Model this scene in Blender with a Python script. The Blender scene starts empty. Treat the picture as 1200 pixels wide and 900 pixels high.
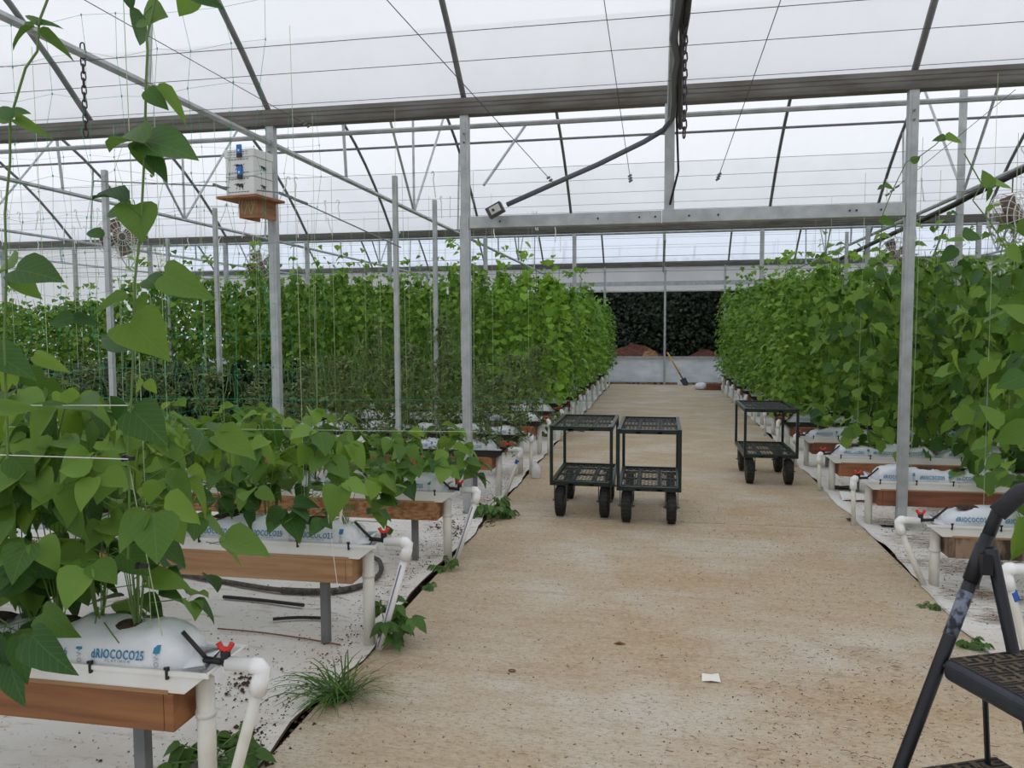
import bpy, math, random
import numpy as np
from mathutils import Vector, Matrix, noise as mnoise
PI = math.pi
R = random.Random(7)
sc = bpy.context.scene
col = sc.collection

# ------------------------------------------------------------------ camera
CAM_H, FPX = 1.6, 920.0
YAW, PITCH, ROLL = 10.7125, -3.9077, -0.2635
y_, p_, r_ = map(math.radians, (YAW, PITCH, ROLL))
FWD = Vector((-math.sin(y_)*math.cos(p_), math.cos(y_)*math.cos(p_), math.sin(p_)))
RT0 = Vector((math.cos(y_), math.sin(y_), 0)); UP0 = RT0.cross(FWD)
RT = RT0*math.cos(r_) + UP0*math.sin(r_); UP = UP0*math.cos(r_) - RT0*math.sin(r_)
cd = bpy.data.cameras.new('camera'); cam = bpy.data.objects.new('camera', cd); col.objects.link(cam)
cam.matrix_world = Matrix(((RT.x, UP.x, -FWD.x, 0), (RT.y, UP.y, -FWD.y, 0), (RT.z, UP.z, -FWD.z, CAM_H), (0, 0, 0, 1)))
cd.sensor_width = 36; cd.lens = 36*FPX/1200; cd.clip_start = .05; cd.clip_end = 300
sc.camera = cam
def at(px, py, Y):
    d = FWD + RT*((px-600)/FPX) - UP*((py-450)/FPX)
    return Vector((0, 0, CAM_H)) + d*(Y/d.y)
def gnd(px, py, z=0):
    d = FWD + RT*((px-600)/FPX) - UP*((py-450)/FPX)
    return Vector((0, 0, CAM_H)) + d*((z-CAM_H)/d.z)

# ------------------------------------------------------------------ sky, sun, exposure
sc.view_settings.view_transform = 'Standard'; sc.view_settings.look = 'None'
sc.view_settings.gamma = 1; sc.view_settings.use_curve_mapping = False
sc.view_settings.exposure = 0.08
w = bpy.data.worlds.new('sky'); sc.world = w; w.use_nodes = True
nt = w.node_tree; nt.nodes.clear()
out = nt.nodes.new('ShaderNodeOutputWorld'); bg = nt.nodes.new('ShaderNodeBackground')
tc = nt.nodes.new('ShaderNodeTexCoord'); mp = nt.nodes.new('ShaderNodeMapping'); mp.inputs['Scale'].default_value = (1, 1, 2.2)
nz = nt.nodes.new('ShaderNodeTexNoise'); nz.inputs['Scale'].default_value = 1.7; nz.inputs['Detail'].default_value = 4; nz.inputs['Roughness'].default_value = .45
cr = nt.nodes.new('ShaderNodeValToRGB')
cr.color_ramp.elements[0].position = .30; cr.color_ramp.elements[0].color = (.62, .69, .82, 1)
cr.color_ramp.elements[1].position = .68; cr.color_ramp.elements[1].color = (1.0, 1.0, 1.02, 1)
nt.links.new(tc.outputs['Generated'], mp.inputs['Vector']); nt.links.new(mp.outputs[0], nz.inputs['Vector'])
nt.links.new(nz.outputs['Fac'], cr.inputs['Fac']); nt.links.new(cr.outputs['Color'], bg.inputs['Color'])
bg.inputs['Strength'].default_value = 1.0
nt.links.new(bg.outputs[0], out.inputs[0])
sd = bpy.data.lights.new('overcast_sun', 'SUN'); sd.energy = 0.9; sd.angle = math.radians(50); sd.color = (1, .97, .92)
so = bpy.data.objects.new('overcast_sun', sd); col.objects.link(so); so.rotation_euler = (math.radians(22), math.radians(-18), 0)

# ------------------------------------------------------------------ materials
def mat(name, color, rough=.6, metal=0, noise=None, bump=None, trans=None, alpha=None, spec=.4):
    """noise=(scale, color2, lo, hi[, (sx,sy,sz)]); bump=(scale,strength)"""
    m = bpy.data.materials.new(name); m.use_nodes = True; t = m.node_tree
    b = t.nodes['Principled BSDF']; b.inputs['Base Color'].default_value = (*color, 1)
    b.inputs['Roughness'].default_value = rough; b.inputs['Metallic'].default_value = metal
    b.inputs['Specular IOR Level'].default_value = spec
    tcn = t.nodes.new('ShaderNodeTexCoord'); src = tcn.outputs['Object']
    if noise:
        mpn = t.nodes.new('ShaderNodeMapping'); mpn.inputs['Scale'].default_value = noise[4] if len(noise) > 4 else (1, 1, 1)
        n = t.nodes.new('ShaderNodeTexNoise'); n.inputs['Scale'].default_value = noise[0]; n.inputs['Detail'].default_value = 5
        r = t.nodes.new('ShaderNodeValToRGB'); r.color_ramp.elements[0].position = noise[2]; r.color_ramp.elements[1].position = noise[3]
        r.color_ramp.elements[0].color = (*color, 1); r.color_ramp.elements[1].color = (*noise[1], 1)
        t.links.new(src, mpn.inputs[0]); t.links.new(mpn.outputs[0], n.inputs['Vector']); t.links.new(n.outputs['Fac'], r.inputs[0])
        t.links.new(r.outputs[0], b.inputs['Base Color'])
    if bump:
        n = t.nodes.new('ShaderNodeTexNoise'); n.inputs['Scale'].default_value = bump[0]; n.inputs['Detail'].default_value = 4
        bp = t.nodes.new('ShaderNodeBump'); bp.inputs['Strength'].default_value = bump[1]; bp.inputs['Distance'].default_value = .01
        t.links.new(src, n.inputs['Vector']); t.links.new(n.outputs['Fac'], bp.inputs['Height']); t.links.new(bp.outputs[0], b.inputs['Normal'])
    return m
def film_mat(name, tint, transp, gloss=.03):
    m = bpy.data.materials.new(name); m.use_nodes = True; t = m.node_tree; t.nodes.clear()
    o = t.nodes.new('ShaderNodeOutputMaterial'); tr = t.nodes.new('ShaderNodeBsdfTransparent'); tr.inputs[0].default_value = (*tint, 1)
    tl = t.nodes.new('ShaderNodeBsdfTranslucent'); tl.inputs[0].default_value = (*tint, 1)
    df = t.nodes.new('ShaderNodeBsdfDiffuse'); df.inputs[0].default_value = (*tint, 1)
    m1 = t.nodes.new('ShaderNodeMixShader'); m1.inputs[0].default_value = .12; t.links.new(tl.outputs[0], m1.inputs[1]); t.links.new(df.outputs[0], m1.inputs[2])
    tcn = t.nodes.new('ShaderNodeTexCoord'); mpn = t.nodes.new('ShaderNodeMapping'); mpn.inputs['Scale'].default_value = (.6, .25, .6)
    n = t.nodes.new('ShaderNodeTexNoise'); n.inputs['Scale'].default_value = 1.6; n.inputs['Detail'].default_value = 4
    mr = t.nodes.new('ShaderNodeMapRange'); mr.inputs['From Min'].default_value = .3; mr.inputs['From Max'].default_value = .7
    mr.inputs['To Min'].default_value = 1-transp-.06; mr.inputs['To Max'].default_value = 1-transp+.06
    t.links.new(tcn.outputs['Object'], mpn.inputs[0]); t.links.new(mpn.outputs[0], n.inputs['Vector']); t.links.new(n.outputs['Fac'], mr.inputs['Value'])
    m2 = t.nodes.new('ShaderNodeMixShader'); t.links.new(mr.outputs[0], m2.inputs[0]); t.links.new(tr.outputs[0], m2.inputs[1]); t.links.new(m1.outputs[0], m2.inputs[2])
    t.links.new(m2.outputs[0], o.inputs[0]); return m
def leaf_mat(name, dark, light, transl=.35, veins=True, vein=(.16, .30, .07)):
    m = bpy.data.materials.new(name); m.use_nodes = True; t = m.node_tree; t.nodes.clear()
    o = t.nodes.new('ShaderNodeOutputMaterial')
    oi = t.nodes.new('ShaderNodeObjectInfo'); ge = t.nodes.new('ShaderNodeNewGeometry')
    ad = t.nodes.new('ShaderNodeMath'); ad.operation = 'ADD'; fr = t.nodes.new('ShaderNodeMath'); fr.operation = 'FRACT'
    t.links.new(oi.outputs['Random'], ad.inputs[0]); t.links.new(ge.outputs['Random Per Island'], ad.inputs[1]); t.links.new(ad.outputs[0], fr.inputs[0])
    mx = t.nodes.new('ShaderNodeMix'); mx.data_type = 'RGBA'; mx.inputs[6].default_value = (*dark, 1); mx.inputs[7].default_value = (*light, 1)
    t.links.new(fr.outputs[0], mx.inputs[0]); c = mx.outputs[2]
    if veins:
        uv = t.nodes.new('ShaderNodeUVMap'); sx = t.nodes.new('ShaderNodeSeparateXYZ'); t.links.new(uv.outputs[0], sx.inputs[0])
        ab = t.nodes.new('ShaderNodeMath'); ab.operation = 'ABSOLUTE'; t.links.new(sx.outputs['X'], ab.inputs[0])
        sb = t.nodes.new('ShaderNodeMath'); sb.operation = 'MULTIPLY_ADD'; t.links.new(ab.outputs[0], sb.inputs[0]); sb.inputs[1].default_value = -1.1
        t.links.new(sx.outputs['Y'], sb.inputs[2])
        sc_ = t.nodes.new('ShaderNodeMath'); sc_.operation = 'MULTIPLY'; t.links.new(sb.outputs[0], sc_.inputs[0]); sc_.inputs[1].default_value = 6.5
        f2 = t.nodes.new('ShaderNodeMath'); f2.operation = 'PINGPONG'; t.links.new(sc_.outputs[0], f2.inputs[0]); f2.inputs[1].default_value = .5
        l1 = t.nodes.new('ShaderNodeMath'); l1.operation = 'LESS_THAN'; t.links.new(f2.outputs[0], l1.inputs[0]); l1.inputs[1].default_value = .045
        l2 = t.nodes.new('ShaderNodeMath'); l2.operation = 'LESS_THAN'; t.links.new(ab.outputs[0], l2.inputs[0]); l2.inputs[1].default_value = .013
        mxm = t.nodes.new('ShaderNodeMath'); mxm.operation = 'MAXIMUM'; t.links.new(l1.outputs[0], mxm.inputs[0]); t.links.new(l2.outputs[0], mxm.inputs[1])
        ml = t.nodes.new('ShaderNodeMath'); ml.operation = 'MULTIPLY'; t.links.new(mxm.outputs[0], ml.inputs[0]); ml.inputs[1].default_value = .22
        mv = t.nodes.new('ShaderNodeMix'); mv.data_type = 'RGBA'; t.links.new(ml.outputs[0], mv.inputs[0]); t.links.new(c, mv.inputs[6]); mv.inputs[7].default_value = (*vein, 1); c = mv.outputs[2]
    b = t.nodes.new('ShaderNodeBsdfPrincipled'); b.inputs['Roughness'].default_value = .5; b.inputs['Specular IOR Level'].default_value = .3
    tl = t.nodes.new('ShaderNodeBsdfTranslucent'); t.links.new(c, b.inputs['Base Color'])
    hs = t.nodes.new('ShaderNodeHueSaturation'); hs.inputs['Value'].default_value = 1.5; hs.inputs['Hue'].default_value = .488; t.links.new(c, hs.inputs['Color']); t.links.new(hs.outputs[0], tl.inputs[0])
    m2 = t.nodes.new('ShaderNodeMixShader'); m2.inputs[0].default_value = transl
    t.links.new(b.outputs[0], m2.inputs[1]); t.links.new(tl.outputs[0], m2.inputs[2]); t.links.new(m2.outputs[0], o.inputs[0]); return m
def layered_mat(name, base, layers, bs, bump):
    m = bpy.data.materials.new(name); m.use_nodes = True; t = m.node_tree; b = t.nodes['Principled BSDF']
    g = t.nodes.new('ShaderNodeNewGeometry'); c = None
    def layer(prev, scale, mscale, lo, hi, colr, amt, detail=6, loc=(0, 0, 0)):
        mpn = t.nodes.new('ShaderNodeMapping'); mpn.inputs['Scale'].default_value = mscale; mpn.inputs['Location'].default_value = loc
        n = t.nodes.new('ShaderNodeTexNoise'); n.inputs['Scale'].default_value = scale; n.inputs['Detail'].default_value = detail; n.inputs['Roughness'].default_value = .6
        r = t.nodes.new('ShaderNodeMapRange'); r.inputs['From Min'].default_value = lo; r.inputs['From Max'].default_value = hi; r.inputs['To Max'].default_value = amt
        t.links.new(g.outputs['Position'], mpn.inputs[0]); t.links.new(mpn.outputs[0], n.inputs['Vector']); t.links.new(n.outputs['Fac'], r.inputs['Value'])
        mx = t.nodes.new('ShaderNodeMix'); mx.data_type = 'RGBA'; t.links.new(r.outputs[0], mx.inputs[0])
        if prev is None: mx.inputs[6].default_value = (*base, 1)
        else: t.links.new(prev, mx.inputs[6])
        mx.inputs[7].default_value = (*colr, 1); return mx.outputs[2]
    for L in layers: c = layer(c, *L)
    t.links.new(c, b.inputs['Base Color']); b.inputs['Roughness'].default_value = .85; b.inputs['Specular IOR Level'].default_value = .2
    n = t.nodes.new('ShaderNodeTexNoise'); n.inputs['Scale'].default_value = bs; n.inputs['Detail'].default_value = 5
    bp = t.nodes.new('ShaderNodeBump'); bp.inputs['Strength'].default_value = bump; bp.inputs['Distance'].default_value = .01
    t.links.new(g.outputs['Position'], n.inputs['Vector']); t.links.new(n.outputs['Fac'], bp.inputs['Height']); t.links.new(bp.outputs[0], b.inputs['Normal'])
    return m
CONC = [(1.1, (1, 1, 1), .47, .68, (.57, .54, .48), .85, 6, (3, 1, 0)), (1.6, (.7, 1.6, 1), .48, .72, (.40, .26, .13), .65, 6, (9, 4, 0)), (5, (.5, 3.5, 1), .5, .75, (.33, .24, .15), .55),
        (26, (.8, 1.3, 1), .45, .75, (.60, .52, .40), .5, 5), (55, (.6, 1.6, 1), .50, .72, (.22, .165, .11), .65, 4), (34, (1, 1, 1), .64, .68, (.11, .06, .03), .85, 4), (90, (1, 1, 1), .62, .70, (.12, .075, .045), .7, 2)]
CLOTH = [(1.3, (1, 1, 1), .48, .72, (.60, .52, .43), .8, 6, (2, 7, 0)), (7, (.6, 2.2, 1), .55, .78, (.40, .30, .21), .75, 6), (3.1, (.5, 3, 1), .62, .68, (.36, .23, .14), .55, 7, (5, 5, 0)), (40, (1, 1, 1), .62, .70, (.15, .09, .05), .6, 3), (.9, (1.4, .6, 1), .52, .6, (.76, .76, .76), .5, 3, (11, 3, 0))]
M = dict(
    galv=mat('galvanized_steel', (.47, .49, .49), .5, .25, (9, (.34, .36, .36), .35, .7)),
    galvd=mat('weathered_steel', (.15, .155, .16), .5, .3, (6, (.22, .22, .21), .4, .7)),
    gutter=mat('stained_gutter', (.20, .195, .18), .55, .2, (5, (.12, .105, .09), .35, .7, (.5, 3, 3))),
    wire=mat('wire', (.07, .075, .08), .5, .3), chain=mat('rusty_chain', (.06, .05, .055), .6, .4),
    film=film_mat('roof_film', (.965, .97, .985), .14), filmb=film_mat('bluish_roof_film', (.84, .90, .98), .14), filmw=film_mat('white_film', (.93, .93, .92), .12),
    skirt=mat('white_plastic_skirt', (.80, .84, .90), .35, 0, (3, (.66, .70, .76), .4, .7, (1, 1, 3)), (5, .6)),
    pvc=mat('white_pvc', (.74, .73, .66), .35, 0, (7, (.58, .54, .44), .45, .8)), pvcw=mat('clean_white_pvc', (.85, .85, .83), .3),
    trough=mat('white_trough', (.80, .80, .77), .35, 0, (4, (.68, .66, .60), .5, .8)), black=mat('black_plastic', (.012, .012, .013), .4),
    blackfilm=mat('black_trough_liner', (.018, .016, .015), .35, 0, (8, (.03, .025, .02), .4, .7)),
    wood=mat('pine_board', (.46, .28, .15), .65, 0, (2.2, (.33, .17, .075), .38, .62, (.6, 6, 9))),
    wood2=mat('oiled_board', (.31, .13, .045), .6, 0, (2.5, (.19, .075, .028), .38, .62, (.6, 6, 9))),
    osb=mat('chipboard', (.42, .22, .10), .7, 0, (34, (.24, .10, .04), .42, .62, (.7, 1, 1.6))),
    osbo=mat('orange_board', (.36, .145, .06), .65, 0, (12, (.25, .09, .04), .4, .65, (.5, 1, 2))),
    board_r=mat('stained_red_board', (.25, .095, .045), .65, 0, (4, (.15, .05, .03), .4, .65, (.6, 3, 5))),
    weather=mat('weathered_board', (.30, .20, .13), .8, 0, (6, (.05, .035, .025), .48, .60, (1.6, 1, .7))),
    bag=mat('white_grow_bag', (.66, .69, .73), .38, 0, (3, (.74, .76, .78), .4, .6), (22, .55)),
    blue=mat('blue_print', (.03, .22, .38), .5), grey=mat('grey_print', (.35, .38, .4), .6),
    coir=mat('coir', (.03, .018, .012), .95, 0, (60, (.07, .04, .02), .4, .6)),
    red=mat('red_plastic', (.62, .03, .02), .35), primer=mat('blue_primer', (.03, .10, .42), .4), purple=mat('purple_stain', (.22, .2, .36), .5),
    cart=mat('dark_green_paint', (.010, .020, .016), .35, .1), cartm=mat('dusty_mesh', (.075, .085, .075), .6, .2, (8, (.10, .105, .095), .4, .7)),
    tyre=mat('tyre_rubber', (.018, .017, .016), .75, 0, (20, (.04, .034, .028), .5, .8)), rim=mat('grey_wheel_rim', (.12, .12, .115), .45, .5),
    concrete=layered_mat('stained_concrete', (.47, .375, .255), CONC, 60, .45),
    cloth=layered_mat('dirty_ground_cloth', (.70, .685, .645), CLOTH, 14, .6),
    dirt=mat('dirt_crumbs', (.07, .04, .022), .95), straw=mat('brown_needles', (.19, .085, .035), .9),
    joint=mat('joint_filler', (.10, .07, .05), .9),
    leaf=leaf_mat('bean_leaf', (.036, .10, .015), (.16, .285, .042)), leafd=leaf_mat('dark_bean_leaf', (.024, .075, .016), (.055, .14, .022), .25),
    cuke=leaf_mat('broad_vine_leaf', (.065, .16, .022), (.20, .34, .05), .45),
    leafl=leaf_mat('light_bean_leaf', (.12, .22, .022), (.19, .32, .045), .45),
    vine=leaf_mat('vine_foliage', (.065, .165, .022), (.24, .40, .06), .42, False), vinel=leaf_mat('light_vine_foliage', (.12, .27, .025), (.26, .44, .06), .42, False),
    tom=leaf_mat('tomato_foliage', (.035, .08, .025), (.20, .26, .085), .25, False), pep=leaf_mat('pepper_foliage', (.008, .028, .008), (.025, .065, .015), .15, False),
    weed=leaf_mat('weed_leaf', (.04, .10, .018), (.10, .20, .04), .3, False), stem=mat('green_stem', (.12, .20, .05), .6),
    twine=mat('pale_green_twine', (.42, .52, .30), .7), net=mat('green_netting', (.03, .28, .13), .6), white=mat('white_string', (.75, .75, .70), .6), flower=mat('yellow_flower', (.75, .55, .05), .6),
    hive=mat('hive_card', (.72, .72, .70), .6), ink=mat('black_ink', (.03, .03, .035), .6), ply=mat('plywood', (.36, .16, .075), .65, 0, (5, (.22, .09, .04), .4, .65, (1, 1, 5))), bluec=mat('blue_tag', (.02, .16, .50), .35),
    fan=mat('fan_guard', (.62, .61, .58), .5, .3), fanb=mat('dusty_fan_blade', (.16, .11, .085), .7),
    conduit=mat('grey_conduit', (.10, .105, .12), .45), box=mat('switch_box', (.06, .055, .05), .5), plate=mat('switch_plate', (.5, .5, .46), .4),
    hose=mat('black_hose', (.025, .022, .02), .55), hoseg=mat('grey_hose', (.10, .085, .07), .6, 0, (40, (.05, .045, .04), .4, .6)),
    paper=mat('paper', (.78, .76, .70), .8), mulch=mat('red_mulch', (.10, .03, .018), .95, 0, (14, (.035, .015, .01), .35, .65), (12, 1)), mulcht=mat('tan_mulch', (.30, .17, .08), .95, 0, (18, (.12, .06, .03), .35, .65), (12, 1)),
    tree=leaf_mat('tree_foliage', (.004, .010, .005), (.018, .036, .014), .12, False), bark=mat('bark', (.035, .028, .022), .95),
    ground=mat('outside_ground', (.035, .04, .018), .95, 0, (2, (.06, .04, .02), .4, .7)), yellow=mat('yellow_handle', (.62, .30, .03), .4),
    ladder=mat('black_ladder_paint', (.012, .013, .016), .38), foam=mat('foam_grip', (.035, .036, .042), .75, 0, None, (60, .4)),
    tread=mat('ribbed_rubber_tread', (.030, .026, .022), .7, 0, (14, (.075, .060, .045), .42, .7)), treadedge=mat('tread_nosing', (.022, .026, .034), .45, 0, (10, (.045, .05, .06), .5, .8)), rib=mat('worn_rib', (.10, .075, .05), .8), sticker=mat('worn_sticker', (.18, .21, .27), .5, 0, (45, (.03, .035, .05), .45, .55)),
    jug=mat('milky_jug', (.70, .72, .72), .2))

# ------------------------------------------------------------------ mesh helpers
class MB:
    def __init__(s): s.v = []; s.f = []; s.m = []; s.mi = 0
    def add(s, vs, fs):
        o = len(s.v); s.v += [tuple(v) for v in vs]; s.f += [tuple(i+o for i in f) for f in fs]; s.m += [s.mi]*len(fs); return s
    def box(s, x0, x1, y0, y1, z0, z1, mtx=None):
        vs = [Vector((x, y, z)) for x in (x0, x1) for y in (y0, y1) for z in (z0, z1)]
        if mtx is not None: vs = [mtx @ v for v in vs]
        return s.add(vs, [(0, 1, 3, 2), (4, 6, 7, 5), (0, 4, 5, 1), (2, 3, 7, 6), (0, 2, 6, 4), (1, 5, 7, 3)])
    def tube(s, pts, r, n=6, caps=True, closed=False):
        pts = [Vector(p) for p in pts]; k = len(pts); rr = r if isinstance(r, (list, tuple)) else [r]*k
        vs = []; a = None
        for i, p in enumerate(pts):
            if closed: t = pts[(i+1) % k]-pts[i-1]
            else: t = (pts[min(i+1, k-1)]-pts[max(i-1, 0)])
            if t.length < 1e-9: t = Vector((0, 0, 1))
            t.normalize()
            if a is None:
                a = t.orthogonal().normalized()
                if n == 4: a = (Vector((0, 0, 1)).cross(t) if abs(t.z) < .9 else Vector((1, 0, 0))); a = (a-t*a.dot(t)).normalized(); a = (a+t.cross(a)).normalized()
            else: a = (a-t*a.dot(t)).normalized()
            b = t.cross(a)
            for j in range(n):
                an = 2*PI*j/n; vs.append(p+(a*math.cos(an)+b*math.sin(an))*rr[i])
        fs = []
        for i in range(k if closed else k-1):
            i2 = (i+1) % k
            for j in range(n): fs.append((i*n+j, i*n+(j+1) % n, i2*n+(j+1) % n, i2*n+j))
        if caps and not closed: fs += [tuple(range(n-1, -1, -1)), tuple((k-1)*n+j for j in range(n))]
        return s.add(vs, fs)
    def lathe(s, prof, n=16, mtx=None):
        """profile of (r,z) pairs about local z"""
        vs = [Vector((r*math.cos(2*PI*j/n), r*math.sin(2*PI*j/n), z)) for r, z in prof for j in range(n)]
        if mtx is not None: vs = [mtx @ v for v in vs]
        fs = [(i*n+j, i*n+(j+1) % n, (i+1)*n+(j+1) % n, (i+1)*n+j) for i in range(len(prof)-1) for j in range(n)]
        fs += [tuple(range(n-1, -1, -1)), tuple((len(prof)-1)*n+j for j in range(n))]
        return s.add(vs, fs)
    def mesh(s, name, mats, smooth=False):
        me = bpy.data.meshes.new(name); me.from_pydata(s.v, [], s.f)
        for m_ in (mats if isinstance(mats, (list, tuple)) else [mats]): me.materials.append(m_)
        if any(s.m): me.polygons.foreach_set('material_index', s.m)
        if smooth: me.polygons.foreach_set('use_smooth', [True]*len(me.polygons))
        me.update(); return me
    def build(s, name, mats, parent=None, smooth=False): return link(name, s.mesh(name, mats, smooth), parent)
def link(name, me, parent=None):
    o = bpy.data.objects.new(name, me); col.objects.link(o)
    if parent is not None: o.parent = parent
    return o
def bevel(o, wd=.004, seg=2):
    b = o.modifiers.new('bevel', 'BEVEL'); b.width = wd; b.segments = seg; b.limit_method = 'ANGLE'; return o
def thing(name, label, cat, loc=(0, 0, 0), rz=0, group=None):
    o = bpy.data.objects.new(name, None); col.objects.link(o); o.location = loc; o.rotation_euler = (0, 0, rz); o.empty_display_size = .1
    return tag(o, label, cat, group)
def tag(o, label, cat, group=None):
    o['label'] = label; o['category'] = cat
    if group: o['group'] = group
    return o
def struct(o): o['kind'] = 'structure'; return o
def sempty(name):
    o = bpy.data.objects.new(name, None); col.objects.link(o); return struct(o)
def copy_tree(o, parent=None):
    c = o.copy(); col.objects.link(c)
    if parent is not None: c.parent = parent
    for ch in list(o.children): copy_tree(ch, c)
    return c
ORD = ['', 'first', 'second', 'third', 'fourth', 'fifth', 'sixth', 'seventh', 'eighth', 'ninth', 'tenth', 'eleventh', 'twelfth', 'thirteenth', 'fourteenth', 'fifteenth', 'sixteenth', 'seventeenth', 'eighteenth', 'nineteenth', 'twentieth']
def ordn(i):
    if i < len(ORD): return ORD[i]
    u = {1: 'st', 2: 'nd', 3: 'rd'}.get(i % 10, 'th'); return '%d%s' % (i, u)
def sag(a, b, d, n=8):
    a = Vector(a); b = Vector(b); return [a.lerp(b, i/n)-Vector((0, 0, d*4*(i/n)*(1-i/n))) for i in range(n+1)]

# ------------------------------------------------------------------ ground and aisle
GY = [-1.7, 6.66, 15.0, 23.4]; XL, XR = -15.6, 12.0
AL, AR = -1.44, 1.62
struct(MB().add([(-70, -20, -.09), (70, -20, -.09), (70, 80, -.09), (-70, 80, -.09)], [(0, 1, 2, 3)]).build('ground', M['ground']))
fl = sempty('floor')
for a, b in ((-3, 6.60), (6.618, 15.0), (15.018, 23.4)):
    bevel(MB().box(AL, AR, a, b, -.08, 0).build('slab', M['concrete'], fl), .008)
MB().box(AL, AR, 6.598, 6.62, -.08, -.006).build('joint', M['joint'], fl)
def cloth(x0, x1, nx, ny, seed, name):
    vs = []; fs = []
    for j in range(ny+1):
        for i in range(nx+1):
            x = x0+(x1-x0)*i/nx; y = -3+26.3*j/ny
            z = -.004+.007*mnoise.noise(Vector((x*2.2, y*2.2, seed)))+.004*mnoise.noise(Vector((x*7, y*7, seed)))
            e = min(abs(x-AL), abs(x-AR))
            if i == (nx if x1 == AL else 0):
                x += .06*mnoise.noise(Vector((0, y*1.1, seed)))+.03*mnoise.noise(Vector((0, y*5, seed))); z = .012+.012*mnoise.noise(Vector((4, y*3.1, seed)))
            vs.append((x, y, z))
    for j in range(ny):
        for i in range(nx): a = j*(nx+1)+i; fs.append((a, a+1, a+nx+2, a+nx+1))
    return struct(MB().add(vs, fs).build(name, M['cloth'], None, True))
cloth(XL, AL, 90, 190, 1.3, 'floor_cloth_left'); cloth(AR, XR, 70, 190, 5.7, 'floor_cloth_right')
# curled dark edge of the cloth
for nm, X, sd_ in (('trim_1', AL, 2), ('trim_2', AR, 4)):
    pts = [(X+(.06*mnoise.noise(Vector((0, (-3+.12*i)*1.1, 1.3 if X == AL else 5.7)))+.03*mnoise.noise(Vector((0, (-3+.12*i)*5, 1.3 if X == AL else 5.7)))), -3+.12*i, .008+.008*mnoise.noise(Vector((1, i*.4, sd_)))) for i in range(219)]
    struct(MB().tube(pts, .0045 if X == AL else .008, 5).build(nm, M['dirt'] if X == AL else M['cloth']))

# ------------------------------------------------------------------ greenhouse frame
ceil = sempty('ceiling')
HX = [-1.655-1.79*k for k in range(0, 8)] + [.09+1.8*k for k in range(0, 7)]
HX.sort()
ZG = 3.52; RISE = 1.9
def arch(t): return ZG+4*RISE*t*(1-t)
def archpt(k, t, x): return (x, GY[k]+(GY[k+1]-GY[k])*t, arch(t))
def arch_yz(k, y): return arch((y-GY[k])/(GY[k+1]-GY[k]))
for k in range(3):
    n = 28; vs = []; fs = []; nx = 16
    for j in range(nx+1):
        for i in range(n+1):
            t = i/n; x = XL+(XR-XL)*j/nx; vs.append((x, GY[k]+(GY[k+1]-GY[k])*t, arch(t)+.035))
    for j in range(nx):
        for i in range(n): a = j*(n+1)+i; fs.append((a, a+1, a+n+2, a+n+1))
    MB().add(vs, fs).build('roof_film', M['film' if k < 2 else 'filmb'], ceil, True)  # the farthest bay gets the film with a bluer tint
    for x in HX:
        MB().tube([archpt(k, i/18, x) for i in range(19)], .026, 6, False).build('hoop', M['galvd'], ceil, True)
    for dy, r in ((2.1, .018), (4.18, .02), (5.3, .02), (6.55, .02)):
        y = GY[k]+dy
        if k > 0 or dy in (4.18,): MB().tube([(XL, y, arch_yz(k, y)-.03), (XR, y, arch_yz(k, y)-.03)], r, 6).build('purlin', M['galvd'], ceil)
for y in GY:
    g = MB()
    pr = [(-.10, 3.555), (-.097, 3.52), (-.088, 3.512), (-.084, 3.488), (-.074, 3.48), (-.068, 3.455), (-.055, 3.43), (.055, 3.43), (.068, 3.455), (.074, 3.48), (.084, 3.488), (.088, 3.512), (.097, 3.52), (.10, 3.555), (.088, 3.555), (.05, 3.45), (-.05, 3.45), (-.088, 3.555)]
    n = len(pr); g.add([(XL, y+a, b) for a, b in pr]+[(XR, y+a, b) for a, b in pr], [(i, (i+1) % n, n+(i+1) % n, n+i) for i in range(n)])
    g.build('gutter', M['gutter'], ceil)
    MB().tube([(XL, y+.42, 3.45), (XR, y+.42, 3.45)], .022, 6).build('purlin', M['galv'], ceil)
# trusses every second hoop
TX = [-14.21, -10.63, -7.05, -3.45, .06, 3.7, 7.3]
for x in TX:
    for k in range(3):
        if x == .06 and k == 1: continue
        c = MB().tube([(x, GY[k]+.05, 3.28), (x, GY[k+1]-.05, 3.28)], .027, 6).build('truss_chord', M['galv'], ceil)
        ym = (GY[k]+GY[k+1])/2
        MB().tube([(x, ym, 3.28), (x, ym, arch(.5))], .018, 5).build('truss_web', M['galv'], c)
        for s in (-1, 1):
            MB().tube([(x, ym, 3.28), (x, ym+s*1.7, arch_yz(k, ym+s*1.7))], .018, 5).build('truss_web', M['galv'], c)
            MB().tube([(x, ym+s*2.45, 3.28), (x, ym+s*2.6, arch_yz(k, ym+s*2.6))], .018, 5).build('truss_web', M['galv'], c)
# loose wind braces from the gutter
for a, b in (((-1.66, 7.05, 3.32), (-2.1, 8.6, 3.12)),):
    MB().tube([at(617, 145, 8.2), at(567, 217, 7.6)], .014, 5).build('wind_brace', M['galv'], ceil)
# gable film and frames
def gable(x, name):
    vs = []; fs = []; 
    for k in range(3):
        for i in range(17):
            t = i/16; y = GY[k]+(GY[k+1]-GY[k])*t; vs += [(x, y, 0), (x, y, arch(t))]
    m = len(vs)//2; fs = [(2*i, 2*i+1, 2*i+3, 2*i+2) for i in range(m-1)]
    return struct(MB().add(vs, fs).build(name, M['filmw']))
gable(XL, 'wall_left'); gable(XR, 'wall_right')
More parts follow.
